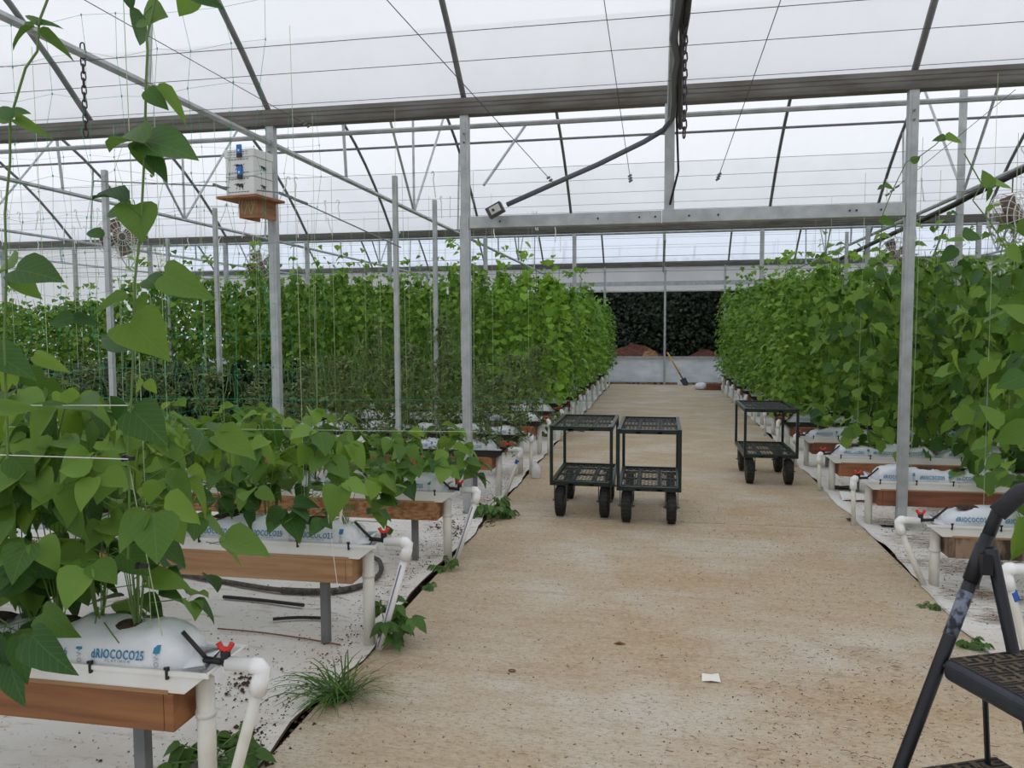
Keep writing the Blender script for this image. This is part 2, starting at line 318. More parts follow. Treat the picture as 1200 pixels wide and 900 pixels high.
# far side wall: film band, lower skirt, rails
wb = sempty('wall_back')
vs = []; N = 120
for i in range(N+1):
    x = XL+(XR-XL)*i/N
    for z, dy in ((2.74, .03), (2.8, .0), (3.0, .02), (3.2, -.01), (3.45, 0)): vs.append((x, 23.42+dy+.008*math.sin(x*9+z*7), z))
MB().add(vs, [(i*5+j, i*5+j+1, i*5+j+6, i*5+j+5) for i in range(N) for j in range(4)]).build('film_band', M['filmw'], wb, True)
MB().tube([(XL, 23.38, 2.74), (XR, 23.38, 2.74)], .04, 8).build('roll_up_curtain', M['hive'], wb)
MB().box(-3.0, 3.0, 23.28, 23.33, 2.88, 3.0).build('header_rail', M['galv'], wb)
vs = []; N = 260
for i in range(N+1):
    x = XL+(XR-XL)*i/N
    for j in range(7):
        z = .02+.74*j/6; vs.append((x, 23.44+.03*mnoise.noise(Vector((x*2.2, z*3, 2)))+.018*math.sin(x*26+z*3), z))
MB().add(vs, [(i*7+j, i*7+j+1, i*7+j+8, i*7+j+7) for i in range(N) for j in range(6)]).build('skirt', M['skirt'], wb, True)
MB().box(XL, XR, 23.38, 23.42, .76, .82).build('skirt_rail', M['galv'], wb)
MB().box(XL, XR, 23.36, 23.42, -.02, .06).build('base_board', M['weather'], wb)

# posts: each a folded channel with a lip and bolt heads
def channel(h, s=.036, t=.012):
    g = MB(); g.box(-s, s, -s, s, 0, h); 
    g.box(-s-.002, -s, -s*.35, s*.35, 0, h); g.box(-s*.35, s*.35, -s-.003, -s, 0, h); g.box(-s*1.15, s*1.15, -s*1.15, s*1.15, 0, .012)
    return g.mesh('post', M['galv'])
pm = channel(3.43)
def bolt_part(p, z, s=.04):
    for dz in (0, .07): MB().tube([(0, -s-.003, z+dz), (0, -s-.014, z+dz)], .009, 6).build('bolt', M['galvd'], p)
def post(x, y, label, me=pm, group=None, s=.04):
    o = link('steel_post', me); o.location = (x, y, 0); tag(o, label, 'post', group); return o
p1 = [(-1.66, 'galvanized steel post left of the aisle, left end of the header beam'), (1.9, 'galvanized steel post right of the aisle, right end of the header beam'),
      (-3.45, 'galvanized post carrying the white beehive box'), (-7.05, 'galvanized post under the near gutter, left of the beehive post'), (5.5, 'near gutter post farthest right')]
for x, l in p1: bolt_part(post(x, 6.66, l), 3.2)
pm2 = channel(3.43, .035)
k = 0
for x in (-14.2, -12.4, -10.6, -8.85, -7.05, -5.3, -3.35, -1.62, 1.8, 3.6, 5.4, 7.2):
    k += 1; post(x, 15.0, 'steel post under the middle gutter, %s from the left' % ordn(k), pm2, 'middle gutter posts')
pm3 = channel(3.43, .03); k = 0
for x in (-14.2, -12.4, -10.6, -8.85, -7.05, -5.3, -3.4, -1.62, .12, 1.8, 3.6, 5.4, 7.2, 9):
    k += 1; post(x, 23.3, 'thin steel post along the far wall, %s from the left' % ordn(k), pm3, 'far wall posts')
# drop post and header beam across the aisle
o = MB().box(-.04, .04, -.04, .04, 2.57, 3.43).build('drop_post', M['galv']); o.location = (.06, 6.66, 0); tag(o, 'short galvanized post hanging from the gutter to the header beam', 'post')
hb = thing('header_beam', 'galvanized box beam spanning the aisle between two posts', 'beam', (0, 6.66, 2.475))
bevel(MB().box(-1.62, .0, -.035, .035, 0, .1).build('beam_half', M['galv'], hb), .004); bevel(MB().box(.004, 1.86, -.038, .038, 0, .103).build('beam_half', M['galv'], hb), .004)
for x in (-1.35, -.52, -.18, -.05, .22, .45, 1.45, 1.5, 1.68): MB().tube([(x, -.034, .05), (x, -.046, .05)], .008, 6).build('bolt', M['ink'], hb)
# mid bay posts standing through the truss
for px, py, Y, l in ((1124, 116, 10.8, 'tall slim post reaching the roof right of the aisle'),):
    q = at(1110, 300, 10.8); o = MB().box(-.035, .035, -.035, .035, 0, 4.9).build('steel_post', M['galv']); o.location = (3.66, 10.8, 0); tag(o, l, 'post')
# free standing trellis stakes
for (px, py, Y, X, l) in ((458, 205, 7.2, -2.48, 'tallest trellis stake left of the aisle among tomato plants'), (506, 237, 8.6, -2.5, 'second trellis stake behind the tomato plants'), (540, 255, 9.9, -2.52, 'third trellis stake just behind the left header post'),
                          (251, 245, 8.6, -5.2, 'trellis stake with green twine left of the beehive'), (112, 198, 6.4, -4.95, 'trellis stake at far left in front of the round fan'), (195, 282, 11.2, -7.6, 'short trellis stake right of the left round fan'), (1013, 272, 12.7, 2.75, 'trellis stake standing among the right vines')):
    o = MB().box(-.022, .022, -.022, .022, 0, 3.06).box(-.026, .026, -.006, .006, .1, 3.0).build('trellis_stake', M['galv']); o.location = (X, Y, 0); tag(o, l, 'stake')

# ------------------------------------------------------------------ wires
def wire(y, z, x0, x1, label, r=.0022):
    tag(MB().tube(sag((x0, y, z), (x1, y, z), .02), r, 4, False).build('crop_wire', M['wire']), label, 'wire')
k = 0
for y in (4.15, 4.6, 5.22): k += 1; wire(y, 3.2, XL, XR, 'thin overhead crop wire before the near gutter, %s from the camera' % ordn(k))
k = 0
for y, z in ((7.3, 3.12), (8.0, 3.12), (8.65, 3.1), (9.3, 3.08), (10, 3.1), (10.7, 3.02), (11.35, 3.1), (12.1, 3.0), (12.7, 3.1), (13.4, 2.98), (14.1, 3.1)):
    k += 1; wire(y, z, XL, XR, 'thin crop wire across the middle bay, %s behind the near gutter' % ordn(k))
k = 0
for y, z in ((16.2, 3.1), (17.6, 3.1), (19.0, 3.1), (20.4, 3.1)):
    k += 1; wire(y, z, XL, XR, 'crop wire in the farthest bay, %s behind the middle gutter' % ordn(k), .006)
def clipwire(a, b, label):
    t = thing('guy_wire', label, 'wire'); MB().tube([a, b], .0028, 4, False).build('strand', M['wire'], t)
    d = (Vector(a)-Vector(b)).normalized(); e = Vector(b)
    for q in (0, .045, .09): MB().tube([e+d*q-Vector((.014, 0, .008)), e+d*q+Vector((.014, 0, .008))], .009, 5).build('clamp', M['galvd'], t)
clipwire(at(448, -6, 4.3), at(648, 214, 6.45), 'dark guy wire descending to a clamp on the grey conduit')
clipwire(at(707, -6, 4.3), at(739, 212, 6.4), 'dark guy wire ending in a clip left of the drop post')
clipwire(at(917, -6, 4.3), at(841, 210, 6.4), 'dark guy wire ending in a clip right of the drop post')
clipwire(at(92, -4, 4.2), at(362, 148, 6.2), 'long slanting wire above the beehive, from top left')
clipwire(at(1190, 105, 6.6), at(1040, 228, 6.9), 'slanting wire above the right tendrils')
t = thing('turnbuckle_cable', 'taut cable with turnbuckles passing in front of the beehive', 'cable')
MB().tube([at(110, 212, 6.2), at(252, 218, 6.2), at(330, 226, 6.2), at(400, 258, 6.4), at(470, 290, 6.6)], .006, 5).build('strand', M['galvd'], t)
for px, py in ((258, 219), (335, 229), (352, 236)): MB().tube([at(px-8, py-3, 6.2), at(px+8, py+3, 6.2)], .013, 6).build('turnbuckle', M['galvd'], t)
# hooks dangling from the wires
g = MB(); g.tube([(0, 0, 0), (.012, 0, .02), (.03, 0, .018), (.035, 0, 0), (.02, 0, -.05), (.05, 0, -.22)], .006, 5)
hk = g.mesh('twine_hook', M['pvcw']); HK = 'small white twine hook dangling from a crop wire'
rw = [7.3, 8.65, 10.0, 11.35, 12.7, 14.1]
for i in range(64):
    y = R.choice(rw); x = R.uniform(-y*.95, -y*.12) if i < 52 else R.uniform(2.2, y*.5)
    o = link('twine_hook', hk); o.location = (x, y, 3.09); o.rotation_euler = (0, R.uniform(-.3, .3), R.uniform(0, 6)); tag(o, HK, 'hook', 'twine hooks on the crop wires')

# chains
def chain(a, n, label, step=.042):
    t = thing('chain', label, 'chain', a); me = []
    for q in range(2):
        g = MB(); c = [(.013*math.cos(2*PI*i/10), 0, .021*math.sin(2*PI*i/10)+(.008 if math.sin(2*PI*i/10) > 0 else -.008)) for i in range(10)]
        if q: c = [(y, x, z) for x, y, z in c]
        me.append(g.tube(c, .0045, 5, closed=True).mesh('link', M['chain'], True))
    for i in range(n):
        o = link('link', me[i % 2], t); o.location = (0, 0, -step*(i+.5)); o.rotation_euler = (0, 0, .4)
chain((-3.45, 4.31, 3.34), 13, 'dark chain hanging from the truss pipe at upper left')
chain(at(803, 22, 4.2)+Vector((0, 0, 0)), 14, 'dark chain hanging beside the overhead conduits')
chain((-7.05, 9.35, 3.27), 6, 'short chain holding the left round fan')
# conduit run with switch box
cv = thing('conduit', 'grey flexible conduits strapped along the overhead pipe, bending down left', 'conduit')
MB().tube([(.10, -1.6, 3.24), (.10, 2.6, 3.24), at(797, -10, 3.84), at(793, 22, 4.18), at(789, 45, 4.45), at(794, 68, 4.78), at(790, 88, 5.1), at(790, 115, 5.65), at(788, 138, 6.2), at(778, 152, 6.5), at(755, 166, 6.5), at(700, 193, 6.5), at(650, 215, 6.5), at(594, 240, 6.5)], .022, 8).build('conduit_pipe', M['conduit'], cv, True)
MB().tube([(.13, -1.6, 3.25), (.13, 2.6, 3.25), at(802, -10, 3.84), at(798, 30, 4.26), at(798, 68, 4.78), at(793, 100, 5.3), at(793, 140, 6.4), at(795, 200, 6.58), at(785, 240, 6.58)], .010, 6).build('cable', M['hose'], cv, True)
MB().tube([(.16, -1.6, 3.26), (.16, 2.6, 3.26), at(808, -10, 3.84), at(805, 20, 4.15), at(799, 55, 4.6), at(797, 100, 5.3), at(797, 150, 6.5)], .016, 6).build('cable', M['chain'], cv, True)
bx = thing('switch_box', 'dark electrical box with pale switch plate at the end of the conduit', 'electrical box', at(583, 245, 6.5))
bx.rotation_euler = (0, math.radians(-27), 0)
bevel(MB().box(-.09, .05, -.04, .04, -.045, .045).build('housing', M['box'], bx)); MB().box(-.06, .03, -.046, -.04, -.03, .03).build('plate', M['plate'], bx); MB().tube([(-.03, -.045, 0), (-.03, -.056, 0)], .012, 8).build('switch', M['ink'], bx)

# round guard fans
def fan(x, y, z, rz, label, ztop=3.27):
    t = thing('circulation_fan', label, 'fan', (x, y, z), rz)
    r0 = .27; g = MB()
    for rr, yy in ((.27, -.1), (.27, .1), (.2, -.13), (.2, .13), (.12, -.14), (.12, .14), (.05, -.145)): g.tube([(rr*math.cos(a*PI/12), yy, rr*math.sin(a*PI/12)) for a in range(24)], .005, 4, closed=True)
    for i in range(20):
        a = 2*PI*i/20; c, s = math.cos(a), math.sin(a)
        g.tube([(.05*c, -.145, .05*s), (.12*c, -.14, .12*s), (.2*c, -.13, .2*s), (.27*c, -.1, .27*s), (.27*c, .1, .27*s), (.2*c, .13, .2*s), (.05*c, .14, .05*s)], .0035, 4)
    g.build('wire_guard', M['fan'], t)
    for i in range(4):
        a = PI/2*i+.4; c, s = math.cos(a), math.sin(a); b = MB()
        vs = []
        for q, (rr, wd) in enumerate(((.04, .03), (.12, .075), (.24, .09))):
            for e, yy in ((-1, -.03), (1, .03)): vs.append((rr*c-e*wd*s, yy, rr*s+e*wd*c))
        vs2 = [(x_, y_2+.006, z_) for x_, y_2, z_ in vs]
        b.add(vs+vs2, [(0, 1, 3, 2), (2, 3, 5, 4), (6, 8, 9, 7), (8, 10, 11, 9), (0, 6, 7, 1), (4, 5, 11, 10), (0, 2, 8, 6), (2, 4, 10, 8), (1, 7, 9, 3), (3, 9, 11, 5)]); b.build('blade', M['fanb'], t)
    MB().lathe([(.05, -.09), (.07, -.07), (.07, .1), (.03, .13)], 12, Matrix.Rotation(PI/2, 4, 'X')).build('motor', M['fanb'], t, True)
    MB().tube([(0, 0, .27), (0, 0, ztop-z)], .008, 5).build('hanger', M['galvd'], t)
fan(-7.05, 9.35, 2.85, .9, 'dusty round guard fan hanging at far left behind the vine')
fan(-7.05, 13.1, 2.80, .5, 'dusty round guard fan hanging left of the beehive post bottom')
fan(3.7, 9.4, 2.78, .7, 'dusty round guard fan hanging at the right edge')
fan(3.7, 13.7, 2.80, -.5, 'dusty round guard fan hanging behind the right header post')
# dark hose bundle under the right truss chord
tag(MB().tube([at(985, 303, 17), at(1050, 272, 12.9), at(1080, 258, 11.6), at(1118, 240, 10.4), at(1140, 228, 10.0), at(1205, 196, 9.0)], .035, 6).build('overhead_hose', M['hose'], None, True), 'dark hose strapped under the truss pipe at upper right', 'hose')

# ------------------------------------------------------------------ beehive on the post
hv = thing('beehive_box', 'white cardboard bumblebee hive of two stacked boxes with blue tags', 'beehive', (-3.48, 6.31, 2.745), -.14)
bevel(MB().box(-.14, .14, -.13, .13, 0, .155).build('lower_box', M['hive'], hv)); bevel(MB().box(-.145, .145, -.135, .135, .158, .165).box(-.14, .14, -.13, .13, .165, .32).build('upper_box', M['hive'], hv))
bevel(MB().box(-.148, .148, -.138, .138, .32, .385).build('lid', M['hive'], hv))
def bee(zc, face, sc_=1):
    g = MB()
    def blob(cx, cz, rx, rz, ang=0):
        pts = []
        for i in range(10):
            a = 2*PI*i/10; u = rx*math.cos(a); v = rz*math.sin(a); pts.append((cx+u*math.cos(ang)-v*math.sin(ang), cz+u*math.sin(ang)+v*math.cos(ang)))
        if face == 0: vs = [(u*sc_, -.1325, zc+v*sc_) for u, v in pts]; vs2 = [(u*sc_, -.1305, zc+v*sc_) for u, v in pts]
        else: vs = [(.1425, u*sc_, zc+v*sc_) for u, v in pts]; vs2 = [(.1405, u*sc_, zc+v*sc_) for u, v in pts]
        g.add(vs+vs2, [tuple(range(10))]+[(i, (i+1) % 10, 10+(i+1) % 10, 10+i) for i in range(10)])
    blob(-.022, .008, .016, .010, .5); blob(0, 0, .014, .016, -.3); blob(.024, -.004, .012, .022, .2); blob(-.045, .012, .014, .003, .3); blob(-.03, -.018, .016, .002, .9); blob(.0, -.026, .014, .002, 1.3); blob(.03, -.03, .014, .002, 1.9); blob(.045, .012, .010, .002, .8)
    g.build('bee_print', M['ink'], hv)
bee(.085, 0); bee(.245, 0); bee(.085, 1, .8); bee(.245, 1, .8)
g = MB()
for z in (.03, .14, .19, .30, .34, .36):
    for k in range(7): g.box(-.11+.03*k, -.11+.03*k+.02, -.1395 if z > .32 else -.1345, -.1375 if z > .32 else -.1285, z, z+.004)
g.build('print_line', M['ink'], hv)['kind'] = 'stuff'
for z in (.335, .155):
    tg = MB().box(-.01, .035, -.152, -.137, z+.015, z+.085).build('blue_tag', M['bluec'], hv); MB().box(-.01, .035, -.153, -.137, z-.02, z+.014).build('tag_foot', M['ink'], tg); MB().box(.005, .02, -.155, -.151, z+.03, z+.045).build('tag_window', M['paper'], tg)
sh = thing('hive_shelf', 'plywood shelf with a box bracket fixed to the post under the beehive', 'shelf', (-3.48, 6.31, 2.72), -.14)
bevel(MB().box(-.2, .2, -.19, .22, 0, .022).build('shelf_board', M['ply'], sh), .002)
bevel(MB().box(-.07, .12, -.06, -.035, -.15, 0).build('bracket_board', M['ply'], sh), .002); bevel(MB().box(.095, .12, -.035, .2, -.15, 0).build('bracket_board', M['ply'], sh), .002); bevel(MB().box(-.07, -.045, -.035, .2, -.15, 0).build('bracket_board', M['ply'], sh), .002)
g = MB()
for i in range(6):
    x = -.06+.03*i; g.tube([(x, -.062, -.0), (x+R.uniform(-.02, .02), -.066, -.05), (x+R.uniform(-.03, .03), -.068, -.1-.05*R.random())], .0022, 4)
g.build('loose_twine', M['twine'], sh)

# ------------------------------------------------------------------ grow beds
def font_mesh(txt, size, bold=.0):
    c = bpy.data.curves.new('lettering', 'FONT'); c.body = txt; c.size = size; c.offset = bold; c.extrude = .0006; c.resolution_u = 2; c.align_x = 'CENTER'; c.space_character = 1.12
    o = bpy.data.objects.new('tmp', c); col.objects.link(o); bpy.context.view_layer.update()
    me = bpy.data.meshes.new_from_object(o.evaluated_get(bpy.context.evaluated_depsgraph_get())); bpy.data.objects.remove(o); return me
BW, BH, BL = .103, .158, .92
def bprof(u):   # half-width factor over height fraction u
    u = min(max(u, 0), 1); return (1-abs(2*u-1)**2.6)**.40
def btaper(x): q = abs(x)/(BL/2); return (1-max(0, q)**16)**.5
def lumps(x): return 1+.10*math.sin(x*14+1)+.06*math.sin(x*31)
bag_m = []
for sd_ in range(3):
    g = MB(); NX, NC = 30, 18; vs = []
    for i in range(NX+1):
        q = -1+2*i/NX; q = math.copysign(abs(q)**.85, q)
        x = q*BL/2; tp = max(btaper(x*.999), .02)
        H_ = BH*(1+.10*math.sin(x*9+sd_*2)+.05*math.sin(x*23+sd_))*(.30+.70*tp)
        for j in range(NC):
            a = 2*PI*j/NC; cc, ss = math.cos(a), math.sin(a)
            yy = BW*tp*math.copysign(abs(cc)**.55, cc); zz = .5*H_*(1+math.copysign(abs(ss)**.6, ss))
            wv = mnoise.noise(Vector((x*16, a*1.6+sd_*9, 3)))*.012*(1 if ss > .2 else .35)
            vs.append((x, yy+wv*cc, zz+wv*max(ss, 0)*1.5))
    fs = [(i*NC+j, i*NC+(j+1) % NC, (i+1)*NC+(j+1) % NC, (i+1)*NC+j) for i in range(NX) for j in range(NC)]+[tuple(range(NC-1, -1, -1)), tuple(NX*NC+j for j in range(NC))]
    # folded flaps at the ends
    for s in (-1, 1):
        b = len(vs); xx = s*BL/2
        vs += [(xx-.03*s, -.07, .05), (xx-.03*s, .06, .05), (xx+.05*s, .05, .075+.02*sd_), (xx+.045*s, -.05, .06), (xx+.02*s, .0, .02), (xx-.02*s, 0, .10)]
        fs += [(b, b+1, b+2, b+3), (b, b+3, b+4), (b+1, b+4, b+2), (b, b+5, b+1), (b+5, b+3, b), (b+5, b+2, b+1)]
    bag_m.append(g.add(vs, fs).mesh('coir_bag', M['bag'], True))
txt = font_mesh('dRIOCOCO25', .040, .0006); sub = font_mesh('P L A T I N U M', .013)
stm = font_mesh('B', .02, .0006)
def lettering():
    def wrapped(parts, name, m):
        vs = []; fs = []
        for x0, z0, me, rot, kx in parts:
            o = len(vs)
            for v in me.vertices:
                a, b = (v.co.x*kx, v.co.y) if not rot else (-v.co.y, v.co.x)
                X, Z = x0+a, z0+b
                vs.append((X, -(BW*max(btaper(X), .02)*(bprof(Z/BH)))-.004-v.co.z, Z))
            fs += [tuple(i+o for i in p.vertices) for p in me.polygons]
        return MB().add(vs, fs).mesh(name, m)
    ov = font_mesh('OV<', .024); C3 = (-.30, -.03, .24)
    a = wrapped([(c, .088, txt, 0, .68) for c in C3], 'lettering', M['blue'])
    b = wrapped([(c, .076, sub, 0, .9) for c in C3]+[(c+.142, .092, ov, 1, 1) for c in C3], 'small_print', M['grey'])
    g = MB()
    for c in C3:
        z0, z1 = .112, .134; xc = c+.134
        vs = [(xc+dx, -BW*bprof(z/BH)*btaper(xc)-.008, z) for dx, z in ((-.010, z0), (.010, z0), (.010, z1), (-.010, z1))]
        g.add(vs+[(x, y+.004, z) for x, y, z in vs], [(0, 1, 2, 3), (0, 4, 5, 1), (1, 5, 6, 2), (2, 6, 7, 3), (3, 7, 4, 0)])
    return a, b, g.mesh('stamp', M['blue'])
LET = lettering()
g = MB()
plug = []
for q in range(8):
    a = 2*PI*q/8; plug.append(((.075)*math.cos(a)*(1+.3*math.sin(3*q)), .055*math.sin(a)*(1+.2*math.cos(5*q)), 0))
g.add(plug+[(x*.7, y*.7, .012) for x, y, z in plug]+[(0, 0, .016)], [(i, (i+1) % 8, 8+(i+1) % 8, 8+i) for i in range(8)]+[(8+i, 8+(i+1) % 8, 16) for i in range(8)])
plug_m = g.mesh('coir_opening', M['coir'])

def tube_path_mesh(pts, r, n=8): return MB().tube(pts, r, n)
def X0(side, y): return (AL+(.08 if y < 5.6 else .0)) if side < 0 else AR-.02
def bed(side, idx, y, zt, L, style, slant, label, dark=False, wood='wood'):
    """side -1: runs to the left of the aisle; zt: rim height"""
    x0 = X0(side, y)
    X = lambda s: x0+side*s
    t = thing('grow_bed', label, 'planter', (0, 0, 0))
    W = .112; D = .072
    # trough: flared U channel with sloping end
    pr = [(-W, 0, -.0), (-W*.95, -D, .09), (W*.95, -D, .09), (W, 0, 0), (W-.008, 0, .01), (W*.95-.008, -D+.008, .10), (-W*.95+.008, -D+.008, .10), (-W+.008, 0, .01)]
    n = len(pr); g = MB(); g.add([(X(e), y+a, zt+b) for a, b, e in pr]+[(X(L), y+a, zt+b) for a, b, e in pr], [(i, (i+1) % n, n+(i+1) % n, n+i) for i in range(n)])
    g.add([(X(0), y-W, zt), (X(.09), y-W*.95, zt-D), (X(.09), y+W*.95, zt-D), (X(0), y+W, zt), (X(.012), y-W+.008, zt), (X(.1), y-W*.88, zt-D+.008), (X(.1), y+W*.88, zt-D+.008), (X(.012), y+W-.008, zt)], [(0, 1, 2, 3), (4, 7, 6, 5), (0, 3, 7, 4)])
    g.box(min(X(.0), X(L)), max(X(0), X(L)), y-W-.006, y-W+.002, zt-.012, zt+.002).box(min(X(.0), X(L)), max(X(0), X(L)), y+W-.002, y+W+.006, zt-.012, zt+.002)
    g.build('trough', M['blackfilm' if dark else 'trough'], t)
    # timber frame
    zb = zt-D-.004; hgt = .125 if y < 6 or side > 0 else .115; s0 = .165
    for yy in (-.105, .07):
        bevel(MB().box(min(X(s0), X(L)), max(X(s0), X(L)), y+yy, y+yy+.035, zb-hgt, zb).build('side_board', M[wood], t), .003)
    bevel(MB().box(min(X(s0-.035), X(s0-.001)), max(X(s0-.035), X(s0-.001)), y-.105, y+.105, zb-hgt, zb).build('end_board', M[wood], t), .003)
    MB().box(min(X(s0-.02), X(L)), max(X(s0-.02), X(L)), y-.11, y-.095, zb-.0, zb+.012).build('lath', M['wood'], t)
    # supports
    xl = X(.085)
    g = MB().tube([(xl, y-.0, .0), (xl, y, zt-D+.004)], .03, 10)
    if y < 5.9: g.tube([(xl, y, zt-D-.12), (xl, y, zt-D-.10)], .034, 10)
    g.build('leg', M['pvc'], t, True)
    s = .32
    while s < L:
        MB().box(X(s)-.02, X(s)+.02, y-.02, y+.02, 0, zb-hgt+.05).build('support_stake', M['galvd'], t); s += 1.75
    # drain and valve
    zx = zt-.005; xe = X(-.14 if slant else -.05); xb = X(.02 if slant else -.04); yd = y-.04 if slant else y-.06
    MB().tube([(X(-.02), yd, zx+.012), (xe+side*.034, yd, zx+.012), (xe+side*.032, yd, zx+.012), (xe+side*.012, yd, zx+.010), (xe, yd, zx), (xe+(xb-xe)*.03, yd, zx-.022), (xe+(xb-xe)*.03, yd, zx-.024), (xe+(xb-xe)*.12, yd, zx-.075)], [.023, .023, .027, .028, .027, .026, .028, .028], 12).build('elbow', M['pvcw'], t, True)
    dp = MB().tube([(xe+(xb-xe)*.1, yd, zx-.06), (xb, yd, 0.0)], .019, 10).build('drain_pipe', M['pvcw' if style == 'new' else 'pvc'], t, True)
    if style == 'primer': MB().tube([(xe+(xb-xe)*.18, yd, zx-.088), (xe+(xb-xe)*.27, yd, zx-.125)], .021, 10).build('primer_band', M['primer'], dp)
    if style == 'new': MB().tube([(xe+(xb-xe)*.2+side*-.0, yd-.0185, zx-.1), (xb, yd-.0185, .02)], .004, 5).build('printed_stripe', M['purple'], dp)
    if y < 12:
        v = MB().lathe([(.012, -.03), (.016, -.02), (.016, .015), (.012, .02)], 8, Matrix.Translation((X(-.015), yd, zx+.035))).tube([(X(-.015), yd, zx+.015), (X(.06), yd, zx+.02)], .011, 6).build('valve', M['black'], t, True)
        h = MB(); h.tube([(X(-.015)-.024, yd, zx+.078), (X(-.015)-.012, yd, zx+.058), (X(-.015)+.012, yd, zx+.058), (X(-.015)+.024, yd, zx+.078)], .0095, 6).tube([(X(-.015), yd, zx+.045), (X(-.015), yd, zx+.06)], .012, 6)
        h.build('valve_handle', M['red'], v, True)
        MB().tube([(X(.05), yd, zx+.02), (X(.10), yd+.01, zx+.06), (X(.14), yd+.01, zx+.10)], .007, 6).build('drip_line', M['hose'], t, True)
        if not dark:
            s = .14
            while s < min(L, 3):
                MB().box(X(s)-.004, X(s)+.004, y-W-.009, y-W+.004, zt-.024, zt+.014).box(X(s)-.007, X(s)+.007, y-W-.012, y-W-.004, zt+.008, zt+.016).build('clip', M['black'], t); s += .27
    return t
bags = []
def add_bags(side, rowname, y, zt, n, opens, start=.10, k0=0):
    for k in range(n):
        x0 = X0(side, y)
        xc = x0+side*(start+BL/2+k*(BL+.03))
        o = link('coir_bag', bag_m[(k+k0) % 3]); o.location = (xc, y+R.uniform(-.008, .008), zt-.065)
        if side > 0: pass
        o.rotation_euler = (0, R.uniform(-.008, .008), R.uniform(-.02, .02))
        tag(o, 'white coir grow bag with blue print, %s from the aisle on the %s' % (ordn(k+1), rowname), 'grow bag', 'coir grow bags on the beds')
        for me, nm in zip(LET, ('lettering', 'small_print', 'stamp')):
            if y < 11 or nm == 'lettering': link(nm, me, o)
        for dx in opens:
            p = link('coir_opening', plug_m, o); p.location = (dx, 0, BH*.98)
ROWS = []   # (side, index, y, zt, name)
LB = [(2.25, .545, 3.2, 'old', 1, 0, 'wood2'), (3.70, .55, 4.2, 'new', 1, 0, 'wood'), (5.2, .505, 6.2, 'new', 1, 0, 'osb'), (7.35, .46, 12, 'primer', 1, 1, 'osbo'), (8.55, .45, 12, 'old', 0, 1, 'osbo'), (9.95, .44, 12, 'old', 0, 1, 'osbo'), (11.3, .43, 12, 'old', 0, 1, 'osbo')]
y = 12.65
while y < 22.8: LB.append((y, .42, 6, 'old', 0, 1, 'board_r')); y += 1.34
RB = [(3.68, .565, 2.5, 'primer', 1, 0, 'weather'), (5.2, .41, 3.4, 'old', 1, 0, 'weather'), (6.78, .38, 4.6, 'old', 0, 0, 'board_r'), (8.18, .36, 6, 'old', 0, 0, 'osbo'), (9.58, .36, 7, 'old', 0, 0, 'board_r')]
y = 10.95
while y < 22.8: RB.append((y, .37, 7, 'old', 0, 1, 'board_r')); y += 1.36
for side, lst in ((-1, LB), (1, RB)):
    for i, (y, zt, L, stl, sl, dk, wd) in enumerate(lst):
        sn = 'left' if side < 0 else 'right'; rn = '%s %s bed' % (ordn(i+1), sn)
        kind = 'black-lined' if dk else 'white'
        bed(side, i, y, zt, L, stl, sl, '%s trough on a timber frame, %s bed from the camera %s of the aisle' % (kind, ordn(i+1), sn), dk, wd)
        n = (2, 3, 5, 7, 6, 6, 3)[i] if side < 0 and i < 7 else ((1, 2, 3, 4, 3)[i] if side > 0 and i < 5 else 1)
        add_bags(side, rn, y, zt, n, (-.3, -.05, .2), k0=i)
        ROWS.append((side, i, y, zt, rn))

# ------------------------------------------------------------------ leaves
def leaf_geo(kind):
    """base at origin, tip at +Y 1, normal +Z; returns verts, faces, uvs"""
    if kind == 'bean':
        half = [(0, 0), (.16, -.03), (.34, .05), (.44, .21), (.42, .40), (.31, .62), (.14, .84), (0, 1)]
    elif kind == 'cuke':
        half = [(0, .02), (.18, -.10), (.40, .0), (.50, .22), (.44, .38), (.48, .58), (.28, .72), (.12, .90), (0, 1)]
    else:
        half = [(0, 0), (.14, .12), (.20, .35), (.15, .65), (0, 1)]
    vs = []; n = len(half)
    def z(x, y): return .42*abs(x)*(.8 if kind == 'cuke' else 1)-.30*y*y+.04*math.sin(y*9)*abs(x)*2-.25*x*x
    for x, y in half: vs.append((x, y, z(x, y)))
    for x, y in half[1:-1]: vs.append((-x, y, z(x, y)))
    mid = []
    for x, y in half[1:-1]: vs.append((0, max(y, .03), z(0, y)))
    fs = []; m = n-2
    idR = lambda i: i; idL = lambda i: n+i-1; idM = lambda i: n+m+i-1
    for i in range(1, n-2):
        fs.append((idM(i), idR(i), idR(i+1), idM(i+1))); fs.append((idL(i), idM(i), idM(i+1), idL(i+1)))
    fs += [(0, idR(1), idM(1)), (0, idM(1), idL(1)), (idM(m), idR(m), n-1), (idL(m), idM(m), n-1)]
    return vs, fs
def leaf_mesh(kind, m, bend=1.0, stalk=True):
    vs, fs = leaf_geo(kind); vs = [(x, y, z*bend) for x, y, z in vs]
    uvs = [(v[0], v[1]) for v in vs]
    if stalk:
        o = len(vs); vs += [(0, .02, 0), (.012, 0, -.012), (-.012, 0, -.012), (0, -.32, -.14), (.010, -.32, -.16), (-.010, -.32, -.16)]; uvs += [(.0, .3)]*6
        fs += [(o, o+1, o+4, o+3), (o+1, o+2, o+5, o+4), (o+2, o, o+3, o+5)]
    me = bpy.data.meshes.new('leaf'); me.from_pydata(vs, [], fs); me.materials.append(m)
    uv = me.uv_layers.new(name='UVMap'); 
    for p in me.polygons:
        for li in p.loop_indices: uv.data[li].uv = uvs[me.loops[li].vertex_index]
    me.polygons.foreach_set('use_smooth', [True]*len(me.polygons)); return me
